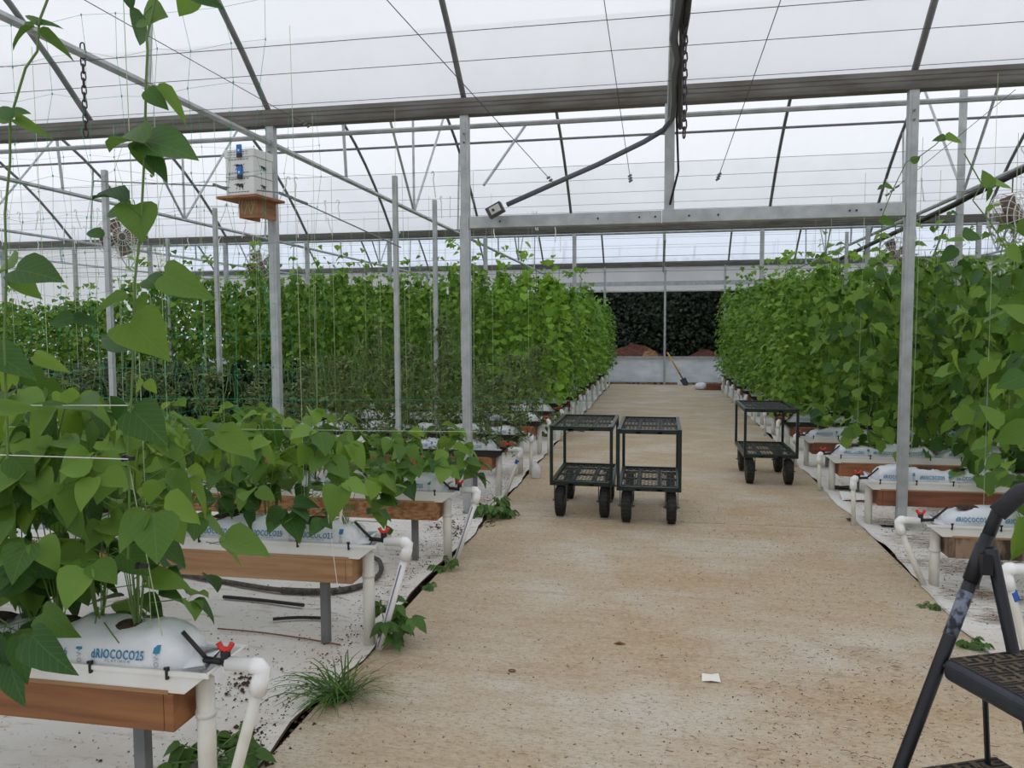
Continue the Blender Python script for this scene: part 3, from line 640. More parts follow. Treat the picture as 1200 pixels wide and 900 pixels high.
BEAN = [leaf_mesh('bean', M[m], b) for m in ('leaf', 'leaf', 'leafd', 'leafl') for b in (.6, 1.1, 1.7)]
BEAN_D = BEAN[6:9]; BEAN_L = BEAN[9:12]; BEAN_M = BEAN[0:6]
CUKE = [leaf_mesh('cuke', M[m], b) for m in ('cuke', 'leaf', 'cuke', 'leafl', 'leafd', 'cuke', 'leaf') for b in (.5, 1.0, 1.5)]
def leafmat(pos, d, nrm, size, wid=1.0):
    d = Vector(d).normalized(); nrm = Vector(nrm); x = d.cross(nrm)
    if x.length < 1e-4: x = d.orthogonal()
    x.normalize(); n = x.cross(d)
    m = Matrix(((x.x*size*wid, d.x*size, n.x*size, pos[0]), (x.y*size*wid, d.y*size, n.y*size, pos[1]), (x.z*size*wid, d.z*size, n.z*size, pos[2]), (0, 0, 0, 1)))
    return m
def put_leaf(parent, me, mtx):
    o = bpy.data.objects.new('leaf', me); col.objects.link(o); o.parent = parent; o.matrix_local = mtx; return o

def bean_bush(x, y, z, h, rad, nt, label, grp, vinetop=None):
    """bush of trifoliate leaves; every leaflet an object"""
    t = thing('bean_plant', label, 'plant', (x, y, z), 0, grp); g = MB()
    for i in range(nt):
        u = (i+.5)/nt; a = R.uniform(0, 2*PI); hh = h*(.03+.97*u**.9)*R.uniform(.85, 1.05); rr = rad*R.uniform(.4, 1.1)*(1.15-.4*abs(u-.35))
        node = Vector((rr*.25*math.cos(a), rr*.25*math.sin(a), hh*.8+.02)); end = Vector((rr*math.cos(a), rr*math.sin(a), hh))
        if i % 2 == 0: g.tube([(0, 0, -.02), tuple(node*.6), tuple(node), tuple(end)], .0024, 3, False)
        sz = R.uniform(.088, .145)
        if hh < .26 and math.sin(a) < .25 and y < 5 and R.random() < (.9 if x > -2.0 else .5): continue
        out_ = Vector((math.cos(a), math.sin(a), 0))
        for j, da in enumerate((0, 1.25, -1.25)):
            if R.random() < .12: continue
            ang = a+da+R.uniform(-.3, .3); droop = R.uniform(.15, -1.15)
            d = Vector((math.cos(ang), math.sin(ang), droop)); nrm = Vector((R.uniform(-.6, .6), R.uniform(-.7, .3), 1))+out_*.4
            s = sz*(1.1 if j == 0 else .95)
            me = R.choice(BEAN_L if (u > .6 and R.random() < .38) else (BEAN_D if u < .3 and R.random() < .6 else BEAN_M))  # brighter tops and shaded lower leaves put into the leaf colour by height
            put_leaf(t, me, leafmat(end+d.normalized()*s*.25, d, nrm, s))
    g.build('stem', M['stem'], t)
    return t
def tall_vine_objs(x, y, z, h, n, label, grp, meshes=CUKE, rad=.24):
    t = thing('climbing_vine', label, 'plant', (x, y, z), 0, grp); g = MB()
    pts = [(.03*math.sin(i*1.7+x), .03*math.cos(i*2.1), h*i/12) for i in range(13)]; g.tube(pts, .005, 4, False).build('stem', M['stem'], t)
    sa = R.uniform(0, 6.28); sh = [Vector((.1*math.cos(sa)*q/5+R.uniform(-.05, .05), .1*math.sin(sa)*q/5+R.uniform(-.05, .05), h*.85+(.2+R.random()*.75)*q/5)) for q in range(6)]
    sh.sort(key=lambda v: v.z); MB().tube(sh, .003, 4, False).build('shoot', M['stem'], t)
    for q in sh[1:]:
        for s_ in (-1, 1): put_leaf(t, R.choice(meshes), leafmat(q, (s_*1.0+R.uniform(-.4, .4), R.uniform(-.5, .5), R.uniform(-.6, .2)), (R.uniform(-.3, .3), -.6, .8), R.uniform(.05, .095)))
    for i in range(n):
        hh = h*R.random()**.92; a = R.uniform(0, 2*PI); e = 1-max(0, hh/h-.72)*2.4; rr = rad*R.uniform(.25, 1.15)*e
        out_ = Vector((math.cos(a), math.sin(a), 0)); pos = out_*rr+Vector((0, 0, hh))
        d = out_*R.uniform(.3, 1)+Vector((R.uniform(-.5, .5), R.uniform(-.5, .5), R.uniform(-1.1, -.1))); nrm = out_*R.uniform(.1, .9)+Vector((R.uniform(-.6, .6), R.uniform(-.7, .4), R.uniform(.1, 1.2)))
        put_leaf(t, R.choice(meshes), leafmat(pos, d, nrm, R.uniform(.085, .165)*(1-.35*max(0, hh/h-.6)), 1.0))
    return t
# joined foliage for the far rows
def foliage(name, m, kind, n, place, size, stems=None):
    vs0, fs0 = leaf_geo(kind)
    V = np.array(vs0); F = fs0; nv = len(V); A = np.empty((n*nv, 3)); rs = random.Random(n+len(name)+int(size[0]*1000))
    for i in range(n):
        p, d, nr = place(rs); mt = np.array(leafmat(p, d, nr, rs.uniform(*size))); A[i*nv:(i+1)*nv] = V@mt[:3, :3].T+mt[:3, 3]
    tri = []
    for f in F: tri += [(f[0], f[k], f[k+1]) for k in range(1, len(f)-1)]
    T = np.array(tri); FA = (T[None]+(np.arange(n)*nv)[:, None, None]).reshape(-1, 3)
    me = bpy.data.meshes.new(name); me.vertices.add(len(A)); me.vertices.foreach_set('co', A.ravel()); nf = len(FA)
    me.loops.add(nf*3); me.loops.foreach_set('vertex_index', FA.ravel().astype(np.int32)); me.polygons.add(nf)
    me.polygons.foreach_set('loop_start', np.arange(nf, dtype=np.int32)*3); me.update(calc_edges=True); me.materials.append(m); return me
def col_place(h, rad, ry=None, topthin=.75):
    ry = ry or rad
    def f(rs):
        hh = h*rs.random(); a = rs.uniform(0, 2*PI)
        if rs.random() < .035: return Vector((rs.gauss(0, .05), rs.gauss(0, .05), h*rs.uniform(.95, 1.22))), (rs.uniform(-1, 1), rs.uniform(-1, 1), -.4), (0, -.5, 1)
        e = 1-max(0, hh/h-topthin)*2.6; rr = rs.uniform(.15, 1)**.7*max(e, .15)
        o = Vector((math.cos(a), math.sin(a), 0)); p = Vector((o.x*rr*rad, o.y*rr*ry, hh))
        return p, o*rs.uniform(.2, 1)+Vector((rs.uniform(-.6, .6), rs.uniform(-.6, .6), rs.uniform(-1.2, .1))), o*rs.uniform(0, 1)+Vector((0, -.3, rs.uniform(.2, 1)))
    return f
VH = 2.15
VINE = [foliage('foliage', M['vine'], 'bean', 460+i, col_place(VH, .25), (.05, .115)) for i in range(5)]
VINEL = [foliage('foliage', M['vinel'], 'cuke', 210+i, col_place(VH, .25), (.07, .14)) for i in range(2)]
def stem_mesh(h, k, seed, m, r=.004, spread=.1):
    rs = random.Random(seed); g = MB()
    for i in range(k):
        a = rs.uniform(0, 6.28); x = .02*math.cos(a); y = .02*math.sin(a); pts = []
        for q in range(7): pts.append((x+spread*q/6*math.cos(a)+rs.uniform(-.03, .03), y+spread*q/6*math.sin(a)+rs.uniform(-.03, .03), h*q/6*rs.uniform(.95, 1.02)))
        g.tube(pts, r, 4, False)
    return g.mesh('stem', m)
VSTEM = [stem_mesh(VH*1.05, 2, i, M['stem']) for i in range(3)]
TH = 1.2
def tom_place(h, rad):
    cl = [(random.Random(9).random(), 0)]
    def f(rs):
        c = rs.randrange(30); q = random.Random(c*7+3); hh = h*(.02+.98*q.random()); a = q.uniform(0, 6.28); rr = q.uniform(.1, 1)*rad*(1.15-.7*hh/h)
        p = Vector((rr*math.cos(a)+rs.gauss(0, .04), rr*math.sin(a)+rs.gauss(0, .04), hh+rs.gauss(0, .05)))
        return p, (rs.uniform(-1, 1), rs.uniform(-1, 1), rs.uniform(-1, .5)), (rs.uniform(-1, 1), rs.uniform(-1, .3), 1)
    return f
TOM = [foliage('foliage', M['tom'], 'small', 640+i*7, tom_place(TH, .30), (.035, .085)) for i in range(4)]
TSTEM = [stem_mesh(TH*1.12, 9, 50+i, M['stem'], .003, .22) for i in range(3)]
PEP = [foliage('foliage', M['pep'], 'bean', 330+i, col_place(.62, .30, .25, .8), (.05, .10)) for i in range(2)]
def place_plant(name, label, cat, grp, fol, stem_, x, y, z, s, sz, rz, extra=None):
    t = thing(name, label, cat, (x, y, z), rz, grp); t.scale = (s, s, sz)
    f = link('foliage', fol, t); f['kind'] = 'stuff'; link('stem', stem_, t)
    return t
fl_m = MB()
for a in range(5): fl_m.add([(0, 0, 0), (.012*math.cos(a*1.257-.4), .012*math.sin(a*1.257-.4), .004), (.02*math.cos(a*1.257), .02*math.sin(a*1.257), .002), (.012*math.cos(a*1.257+.4), .012*math.sin(a*1.257+.4), .004)], [(0, 1, 2, 3)])
fl_m = fl_m.mesh('flower', M['flower'])

for side, i, y, zt, rn in ROWS:
    z0 = zt+.055; sn = 'left' if side < 0 else 'right'
    X = lambda s: X0(side, y)+side*s
    if side < 0:
        if i in (0, 1, 2):
            s0, s1, st = ((.32, 1.35, .15), (.20, 2.7, .22), (.12, 3.9, .235))[i]; k = 0; s = s0
            while s < s1:
                k += 1
                h = (.68, .60, .50)[i]*R.uniform(.85, 1.12)
                if i == 0 and s > .5: h *= 1.15
                if i == 1 and s < .35: h *= .55
                if i == 2 and s < .9: h *= .72
                bean_bush(X(s), y+R.uniform(-.02, .02), z0, h, (.24, .26, .27)[i], (26, 19, 15)[i], 'leafy bean plant, %s from the aisle on the %s' % (ordn(k), rn), 'bean plants on the near left beds'); s += st
        elif i in (3, 4, 5):
            k = 0; s = .12
            while s < 8.6:
                k += 1
                if s > 3.4 and i in (4, 5):
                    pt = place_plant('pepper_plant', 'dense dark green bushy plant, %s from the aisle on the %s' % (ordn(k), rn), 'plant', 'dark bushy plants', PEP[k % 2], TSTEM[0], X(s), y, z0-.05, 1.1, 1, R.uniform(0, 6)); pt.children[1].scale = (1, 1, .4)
                else:
                    hh = R.uniform(.65, 1.12) if i > 3 else R.uniform(.55, .8)
                    t = place_plant('tomato_plant', 'wispy tomato plant with small leaves, %s from the aisle on the %s' % (ordn(k), rn), 'plant', 'tomato plants on the middle left beds', TOM[k % 4], TSTEM[k % 3], X(s), y, z0-.12, 1, hh, R.uniform(0, 6))
                    if k % 2 == 0:
                        for q in range(3): f = link('flower', fl_m, t); f.location = (R.uniform(-.25, .25), -.25, R.uniform(.4, 1.1)); f.rotation_euler = (1.2, 0, R.random())
                s += .42 if i > 3 else .5
        else:
            s1 = 11.8 if i in (6, 7) else (6 if i == 8 else 3.3); k = 0; s = .02 if i > 6 else .10
            while s < s1:
                k += 1; lt = (i == 6 and s < 1.0) or (i in (8, 11) and k == 1); hs = R.uniform(.84, 1.02)
                if s > 7.3: hs *= .82
                if i > 9: hs *= .93
                place_plant('climbing_vine', 'tall %s climbing bean vine, %s from the aisle on the %s' % ('light green' if lt else 'green', ordn(k), rn), 'plant', 'tall vines on the far left beds',
                            R.choice(VINEL if lt else VINE), R.choice(VSTEM), X(s), y, z0+(.10 if k < 5 else -.05), R.uniform(.95, 1.15), hs*(.90 if k < 5 else .98), R.uniform(0, 6)); s += .36
    else:
        s1 = (.9, 1.4, 2.4, 3.2, 4.0)[i] if i < 5 else (5.6 if i in (5, 6) else 4.0); k = 0; s = (.62, .62, .95, .42, .40)[i] if i < 5 else .12
        while s < s1:
            k += 1; lb = 'tall broad-leaved climbing vine, %s from the aisle on the %s' % (ordn(k), rn)
            if i == 0:
                pass
            elif i < 5:
                tall_vine_objs(X(s), y, z0-.05, R.uniform(1.5, 2.0) if i < 3 else R.uniform(1.7, 2.1), 125 if i < 4 else 115, lb, 'broad-leaved vines on the near right beds')
            else:
                place_plant('climbing_vine', 'tall green climbing vine, %s from the aisle on the %s' % (ordn(k), rn), 'plant', 'tall vines on the far right beds', R.choice(VINE if R.random() < .93 else VINEL), R.choice(VSTEM), X(s), y, z0+.06, R.uniform(.95, 1.15), R.uniform(.80, 1.0), R.uniform(0, 6))
            s += .36

# ------------------------------------------------------------------ near vines climbing out of the first left bed
def img_leaf(parent, base, tip, Y, me, dY=0., face=None, wid=1.0):
    a = at(base[0], base[1], Y); b = at(tip[0], tip[1], Y+dY); d = b-a
    n = -FWD*1.0+UP*.35 if face is None else face
    o = put_leaf(parent, me, leafmat(a, d, n, d.length*.92, wid)); return o
def near_vine(label, Yv, path, leaves):
    t = thing('climbing_vine', label, 'plant'); MB().tube([at(px, py, Yv) for px, py in path], .0038, 5, False).build('stem', M['stem'], t, True)
    for b_, tp, tone, dY, wd in leaves:
        me = R.choice({'m': BEAN_M, 'd': BEAN_D, 'l': BEAN_L}[tone][:2]); wd *= .78
        fc = -FWD*R.uniform(.5, 1)+UP*R.uniform(.1, .8)+RT*R.uniform(-.3, .3)
        img_leaf(t, b_, tp, Yv+R.uniform(-.05, .05), me, dY, fc, wd)
near_vine('bean vine climbing a string at the left, with large leaves against the roof', 2.1,
    [(184, -8), (172, 45), (173, 60), (171, 100), (170, 170), (167, 230), (164, 278), (158, 330), (157, 400), (154, 470), (150, 530), (152, 600), (150, 655)],
    [((168, 18), (156, 56), 'd', .05, 1.5), ((168, 18), (192, 14), 'm', -.06, 1.3), ((150, -6), (155, 13), 'd', 0, 1.1), ((228, -10), (206, 21), 'm', 0, 1.3), ((225, -4), (262, 4), 'd', 0, .8),
     ((172, 106), (198, 128), 'd', .0, 1.0), ((184, 102), (228, 144), 'm', .05, .55), ((170, 168), (112, 150), 'm', .08, .75), ((170, 165), (230, 176), 'd', -.08, .9), ((168, 165), (150, 160), 'm', .05, 1.2), ((166, 168), (178, 200), 'm', -.04, 1.1), ((174, 178), (199, 214), 'd', 0, .75),
     ((148, 238), (97, 212), 'd', .04, .55), ((152, 246), (116, 247), 'm', .03, .9), ((158, 240), (166, 278), 'm', -.05, 1.5), ((122, 277), (93, 268), 'm', 0, .7), ((178, 208), (176, 203), 'l', 0, 1),
     ((186, 335), (163, 318), 'm', .03, 1.2), ((193, 322), (243, 346), 'm', -.05, .85), ((193, 318), (222, 332), 'd', .05, .9), ((196, 340), (225, 352), 'd', 0, .5),
     ((150, 350), (97, 362), 'm', -.05, .7), ((158, 352), (172, 372), 'm', .06, 1.4), ((152, 378), (192, 410), 'l', -.08, 1.25), ((158, 405), (106, 388), 'd', .05, .75), ((160, 408), (208, 418), 'd', .05, .55),
     ((86, 372), (50, 380), 'd', .0, .7), ((86, 372), (120, 380), 'd', .0, .6), ((70, 460), (62, 480), 'l', 0, 1.1), ((78, 458), (96, 484), 'l', 0, 1.0), ((168, 446), (155, 462), 'l', 0, 1.0), ((172, 446), (184, 462), 'l', 0, 1.1),
     ((40, 417), (83, 436), 'l', 0, .55), ((155, 480), (195, 520), 'm', -.06, 1.1), ((150, 478), (118, 500), 'd', .06, 1.0), ((60, 535), (20, 560), 'm', 0, 1)])
near_vine('bean vine at the left edge, trailing up past the truss pipe', 2.0,
    [(58, -6), (46, 25), (44, 60), (30, 80), (18, 120), (12, 140), (12, 190), (6, 250), (8, 320), (5, 400), (8, 480), (10, 560)],
    [((44, 30), (28, 10), 'd', 0, .8), ((44, 30), (74, 26), 'd', .03, .8), ((40, 32), (2, 48), 'm', 0, .5), ((46, 38), (86, 62), 'm', 0, .45), ((14, 140), (-6, 118), 'd', 0, .9), ((14, 132), (36, 130), 'd', 0, .9), ((14, 140), (-10, 138), 'm', 0, .8), ((18, 140), (58, 158), 'm', 0, .45),
     ((18, 316), (72, 322), 'm', -.04, 1.0), ((16, 314), (-30, 322), 'm', .04, 1.1), ((20, 320), (44, 352), 'm', 0, 1.1), ((-18, 410), (46, 440), 'd', .0, .9), ((0, 434), (-8, 455), 'l', 0, 1), ((-5, 478), (42, 478), 'm', 0, .6), ((50, 476), (80, 470), 'm', 0, .5),
     ((20, 438), (14, 455), 'l', 0, 1.0), ((22, 745), (30, 806), 'd', -.05, .75), ((38, 745), (76, 792), 'd', -.08, .9), ((2, 745), (-4, 800), 'd', 0, .9), ((10, 770), (22, 832), 'd', -.1, .8), ((50, 718), (84, 748), 'm', -.05, 1)])
near_vine('young tendrils with paired leaves beside the right header post', 6.3,
    [(1046, 345), (1030, 300), (1035, 250), (1045, 225), (1062, 190), (1078, 183), (1096, 170), (1106, 160)],
    [((1108, 163), (1092, 162), 'm', .0, 1.4), ((1108, 163), (1132, 163), 'm', 0, 1.3), ((1068, 190), (1080, 182), 'm', 0, 1.2), ((1036, 218), (1027, 222), 'd', 0, 1.4), ((1036, 218), (1050, 220), 'm', 0, 1.0), ((1030, 258), (1054, 262), 'm', 0, .8), ((1098, 262), (1108, 256), 'm', 0, .8)])
near_vine('vine tips with large leaves hanging before the right truss pipe', 4.9,
    [(1185, 300), (1160, 260), (1140, 235), (1150, 215), (1130, 180)],
    [((1160, 220), (1152, 196), 'm', 0, 1.0), ((1160, 215), (1192, 218), 'm', 0, 1.4), ((1160, 220), (1157, 238), 'd', 0, .6), ((1130, 282), (1105, 280), 'm', 0, 1.1), ((1128, 275), (1154, 278), 'd', 0, 1.2), ((1180, 290), (1202, 310), 'm', 0, 1.0), ((1120, 290), (1100, 310), 'd', 0, 1.0),
     ((1196, 606), (1199, 668), 'l', .0, 1.05), ((1180, 664), (1158, 676), 'l', .3, 1.0), ((1172, 500), (1150, 470), 'm', 0, 1.1), ((1200, 440), (1165, 455), 'd', 0, 1.2), ((1205, 500), (1165, 520), 'm', 0, 1.2), ((1210, 380), (1175, 350), 'm', 0, 1.1)])

# strings and netting
def twine(a, b, label, m='twine', r=.0016, grp=None, sg=0.0):
    return tag(MB().tube(sag(a, b, sg) if sg else [a, b], r, 4, False).build('support_twine', M[m], None), label, 'string', grp)
TW = 'pale green twine hanging from a crop wire down into the plants'
for side, i, y, zt, rn in ROWS:
    if y > 14: continue
    n = (2, 3, 4, 8, 8, 10, 14, 8)[i] if side < 0 and i < 8 else (0, 3, 5, 5, 5, 4, 4)[min(i, 6)]
    for k in range(n):
        s = .3+.72*k+R.uniform(-.1, .1); x = (AL if side < 0 else AR)+side*s
        twine((x+R.uniform(-.02, .02), y, 3.1), (x, y+.01, zt+.1), TW, 'twine', .0013 if y < 6 else .0020, 'support twines')
twine(at(0, 475, 2.05), at(150, 475, 2.05), 'white string stretched at left edge above the first left bed', 'white', .0016)
twine(at(0, 533, 2.0), at(150, 538, 2.0), 'pale string tied to the clip on the near left vine', 'white', .0016)
twine(at(0, 500, 3.4), at(560, 506, 3.9), 'long pale string stretched across above the near left bean plants', 'twine', .0018)
twine(at(0, 466, 6.6), at(700, 470, 7.0), 'green string stretched before the tomato plants', 'net', .0025)
twine(at(150, 540, 2.1), at(190, 745, 2.14), 'twine slanting down into the first left grow bag', 'twine', .0015)
twine(at(378, 556, 3.55), at(420, 640, 3.6), 'white string tied down to the second left grow bag', 'white', .0015)
twine(at(378, 556, 3.55), at(396, 690, 3.5), 'white string end dangling over the second left bed', 'white', .0015)
tg_ = tag(MB().add([at(398, 592, 3.5), at(402, 577, 3.5), at(407, 578, 3.5), at(402, 594, 3.5), at(400, 612, 3.52), at(398, 612, 3.52)], [(0, 1, 2, 3), (0, 3, 4, 5)]).build('plant_tag', M['pvcw']), 'white plastic plant tag in the end of the second left bag', 'tag')
sm = tg_.modifiers.new('thickness', 'SOLIDIFY'); sm.thickness = .002
for px, py, Y, l in ((151, 537, 2.04, 'small black clip on the string over the first left bed'), (167, 663, 2.08, 'small black clip on the twine above the first left grow bag')):
    q = at(px, py, Y); o = MB().box(-.016, .016, -.006, .006, -.006, .006).box(-.02, -.012, -.008, .008, -.009, .009).build('string_clip', M['black']); o.location = q; tag(o, l, 'clip')
def net(y, x0, x1, z0, z1, cell, label, sd_):
    rs = random.Random(sd_); g = MB(); nx = int((x1-x0)/cell); nz_ = int((z1-z0)/cell)
    P = [[Vector((x0+i*cell+rs.uniform(-.03, .03), y+rs.uniform(-.02, .02), z0+j*cell+rs.uniform(-.03, .03))) for j in range(nz_+1)] for i in range(nx+1)]
    for i in range(nx+1): g.tube([P[i][j] for j in range(nz_+1)], .0011, 3, False)
    for j in range(nz_+1): g.tube([P[i][j] for i in range(nx+1)], .0009, 3, False)
    for i in range(nx+1):
        for j in range(nz_+1): g.tube([P[i][j]-Vector((0, 0, .006)), P[i][j]+Vector((0, 0, .006))], .003, 4)
    o = g.build('trellis_net', M['net']); tag(o, label, 'net')
net(3.62, -3.9, -1.9, 1.0, 3.2, .2, 'sparse green trellis netting over the second left bed', 1)
net(5.1, -5.6, -2.2, .9, 3.1, .22, 'sparse green trellis netting over the third left bed', 2)

# ------------------------------------------------------------------ carts
def cart(label, x0, x1, y0, y1, wheelz=0):
    w_ = x1-x0; l_ = y1-y0; t = thing('garden_cart', label, 'cart', ((x0+x1)/2, (y0+y1)/2, 0)); hx = w_/2; hy = l_/2
    for nm, z in (('lower_shelf', .32), ('upper_shelf', .79)):
        g = MB(); e = .012
        g.box(-hx, hx, -hy, -hy+.03, z-.035, z).box(-hx, hx, hy-.03, hy, z-.035, z).box(-hx, -hx+.03, -hy, hy, z-.035, z).box(hx-.03, hx, -hy, hy, z-.035, z)
        for q in (-.33, 0, .33): g.box(-hx+.02, hx-.02, q*l_-.012, q*l_+.012, z-.034, z-.018)
        g.box(-w_/6-.02, -w_/6+.02, -hy, hy, z-.034, z-.018).box(w_/6-.02, w_/6+.02, -hy, hy, z-.034, z-.018)
        sh_ = g.build(nm, M['cart'], t)
        g = MB(); n = 0; c = .05; d = c*.5; zz = z-.012
        yy = -hy+.03
        while yy < hy-.03:       # expanded metal: rows of zigzag strands
            pts = []; xx = -hx+.02; f = n; n += 1
            while xx < hx-.02: pts.append((xx, yy+(d*.55 if f % 2 else -d*.55), zz)); xx += c*.62; f += 1
            vs = []; fs = []
            for p in pts: vs += [(p[0], p[1]-.0018, zz), (p[0], p[1]+.0018, zz), (p[0], p[1]-.0018, zz-.003), (p[0], p[1]+.0018, zz-.003)]
            for i in range(len(pts)-1): a = i*4; fs += [(a, a+4, a+5, a+1), (a+2, a+3, a+7, a+6), (a, a+2, a+6, a+4), (a+1, a+5, a+7, a+3)]
            g.add(vs, fs); yy += d*1.1
        mo = g.build('expanded_mesh', M['cartm'], sh_); mo['kind'] = 'stuff'
    for sx in (-1, 1):
        for sy in (-1, 1):
            x = sx*(hx-.012); y = sy*(hy-.012)
            MB().box(x-.013, x+.013, y-.013, y+.013, .285, .79).build('corner_post', M['cart'], t)
            xw = sx*(hx-.075); yw = sy*(hy-.13)
            tr = Matrix.Translation((xw, yw, .132)) @ Matrix.Rotation(PI/2, 4, 'Y')
            wh = MB().lathe([(.075, -.036), (.108, -.040), (.126, -.030), (.132, -.012), (.132, .012), (.126, .030), (.108, .040), (.075, .036)], 24, tr)
            for q in range(24):
                a = 2*PI*q/24; wh.box(-.034, .034, -.004, .004, .130, .135, Matrix.Translation((xw, yw, .132)) @ Matrix.Rotation(a, 4, 'X'))
            wo = wh.build('wheel', M['tyre'], t)
            MB().lathe([(.02, -.045), (.03, -.04), (.078, -.03), (.078, .03), (.03, .04), (.02, .045)], 14, tr).build('hub', M['rim'], wo, True)
            fk = MB()
            for s in (-1, 1): fk.box(xw+s*.052-.003, xw+s*.052+.003, yw-.018, yw+.018, .12, .272)
            fk.box(xw-.055, xw+.055, yw-.03, yw+.03, .268, .276).tube([(xw-.07, yw, .132), (xw+.07, yw, .132)], .007, 6).box(xw-.06, xw+.06, yw-.045, yw+.045, .276, .285)
            fk.build('caster_fork', M['rim'], t)
    return t
cart('dark green two-shelf mesh cart, left one of the pair in the aisle', -.915, -.385, 6.55, 7.52)
cart('dark green two-shelf mesh cart, right one of the pair in the aisle', -.345, .175, 6.42, 7.42)
cart('dark two-shelf mesh cart standing alone by the right beds', .85, 1.385, 8.3, 9.3)

# ------------------------------------------------------------------ step ladder (front right)
lad = thing('step_ladder', 'black folding step ladder with ribbed treads and foam grip', 'ladder', (.232, 1.572, 0), 0)
U = Vector((.40, -.916, 0)); Vv = Vector((.916, .40, 0)); Wd = .40
def LP(u, v, z): return U*u+Vv*v+Vector((0, 0, z))
lean = .412
def rail(u): return [LP(u, lean*z-.0, z) for z in (.012, .3, .6, .9, 1.17)]
for u in (0, Wd): MB().tube(rail(u), .0135, 10).build('front_rail', M['ladder'], lad, True)
hp = [LP(0, lean*1.15, 1.15), LP(.0, lean*1.22, 1.215), LP(.025, lean*1.27+.01, 1.262), LP(.07, lean*1.29+.02, 1.285), LP(Wd-.07, lean*1.29+.02, 1.285), LP(Wd-.025, lean*1.27+.01, 1.262), LP(Wd, lean*1.22, 1.215), LP(Wd, lean*1.15, 1.15)]
MB().tube(hp, .013, 10).build('hand_rail', M['ladder'], lad, True)
MB().tube(hp[1:-1], .019, 12).build('foam_grip', M['foam'], lad, True)
for u in (0, Wd):
    MB().tube([LP(u, lean*1.075, 1.075), LP(u, lean*1.15, 1.15)], .0165, 10).build('upper_sleeve', M['ladder'], lad, True)
for u in (.03, Wd-.03):
    MB().tube([LP(u, lean*1.12, 1.15), LP(u, .62, .6), LP(u, .80, .012)], .0125, 10).build('rear_leg', M['ladder'], lad, True)
    MB().box(-.010, .010, -.012, .012, 1.10, 1.14, Matrix.Translation(LP(u, lean*1.09, 0))).build('hinge_bracket', M['ladder'], lad)
def feet():
    for v, us in ((0, (0, Wd)), (.80, (.03, Wd-.03))):
        for u in us: MB().tube([LP(u, v, 0), LP(u, v+.004 if v == 0 else v-.004, .04)], .018, 10).build('rubber_foot', M['tyre'], lad, True)
feet()
for zi, z in enumerate((.23, .46, .70, .925)):
    v0 = lean*z-.015; dp_ = .235 if zi < 3 else .27
    mt = Matrix(((U.x, Vv.x, 0, 0), (U.y, Vv.y, 0, 0), (0, 0, 1, 0), (0, 0, 0, 1)))
    tr = bevel(MB().box(.012, Wd-.012, v0-.0, v0+dp_, z-.045, z, mt).build('tread', M['treadedge'], lad), .015, 4)
    MB().box(.022, Wd-.02, v0+.012, v0+dp_-.008, z-.002, z+.002, mt).build('tread_pad', M['tread'], tr)
    g = MB(); du = .011
    if z < .6: du = .022
    uu = .026
    while uu < Wd-.03: g.box(uu, uu+.0045, v0+.016, v0+dp_-.012, z+.001, z+.0036, mt); uu += du
    g.build('tread_rib', M['tread'], tr)['kind'] = 'stuff'
    g = MB(); vv = v0+.03; rr = 0
    while vv < v0+dp_-.03:
        uu = .03+(.012 if rr % 2 else 0)
        while uu < Wd-.05: g.box(uu, uu+.022, vv, vv+.010, z+.003, z+.0052, mt); uu += .044
        vv += .020; rr += 1
    for u3 in (.06, .14, .22, .30): g.box(u3, u3+.005, v0+.016, v0+dp_-.012, z+.003, z+.005, mt)
    for v3 in (.075, .16): g.box(.026, Wd-.026, v0+v3, v0+v3+.005, z+.003, z+.005, mt)
    g.build('tread_block', M['rib'], tr)['kind'] = 'stuff'
    for u in (0, Wd): MB().tube([LP(u, lean*(z-.018), z-.018), LP(.02 if u == 0 else Wd-.02, lean*(z-.018), z-.018)], .006, 6).build('rivet', M['ladder'], lad)
for a, b in ((.925, .70), (.70, .46), (.46, .23)):
    for u in (.045, Wd-.045): MB().tube([LP(u, lean*a+.06, a-.03), LP(u, lean*b+.17, b)], .0055, 6).build('link_rod', M['ladder'], lad)
stk_a = LP(-.0005, lean*1.055, 1.055); stk_b = LP(-.0005, lean*.965, .965)
MB().tube([stk_a, stk_b], .0142, 10).build('sticker', M['sticker'], lad, True)

# ------------------------------------------------------------------ things on the floor
def hose(pts, r, label, m, fit=None):
    t = thing('hose', label, 'hose'); P = [Vector(gnd(px, py)[:]) for px, py in pts]
    out_ = []
    for i in range(len(P)-1):
        for q in range(5):
            p0 = P[max(i-1, 0)]; p1_ = P[i]; p2 = P[i+1]; p3 = P[min(i+2, len(P)-1)]; u = q/5
            out_.append(.5*((2*p1_)+(p2-p0)*u+(2*p0-5*p1_+4*p2-p3)*u*u+(3*p1_-p0-3*p2+p3)*u**3))
    out_.append(P[-1]); out_ = [Vector((p.x, p.y, r+.003)) for p in out_]
    MB().tube(out_, r, 8).build('hose_body', M[m], t, True)
    if fit is not None:
        a, b = fit; g = MB()
        for q in range(9): u = a+(b-a)*q/8; k = int(u*(len(out_)-1)); g.tube([out_[k], out_[min(k+1, len(out_)-1)]], r*1.25, 8)
        g.build('corrugated_sleeve', M['hoseg'], t, True)
    return t
hose([(200, 674), (270, 686), (330, 695), (392, 696), (428, 688), (446, 674), (444, 660), (432, 655)], .016, 'black hose with corrugated coupling curled under the second left bed', 'hoseg', (.30, .52))
hose([(262, 702), (305, 706), (356, 712)], .011, 'cut piece of black tube lying left of the hose', 'hose')
hose([(320, 728), (350, 726), (386, 727)], .009, 'thin black stick lying before the second left bed', 'hose')
hose([(255, 738), (300, 742), (352, 749), (398, 757)], .004, 'thin brown root lying behind the first left valve', 'straw')
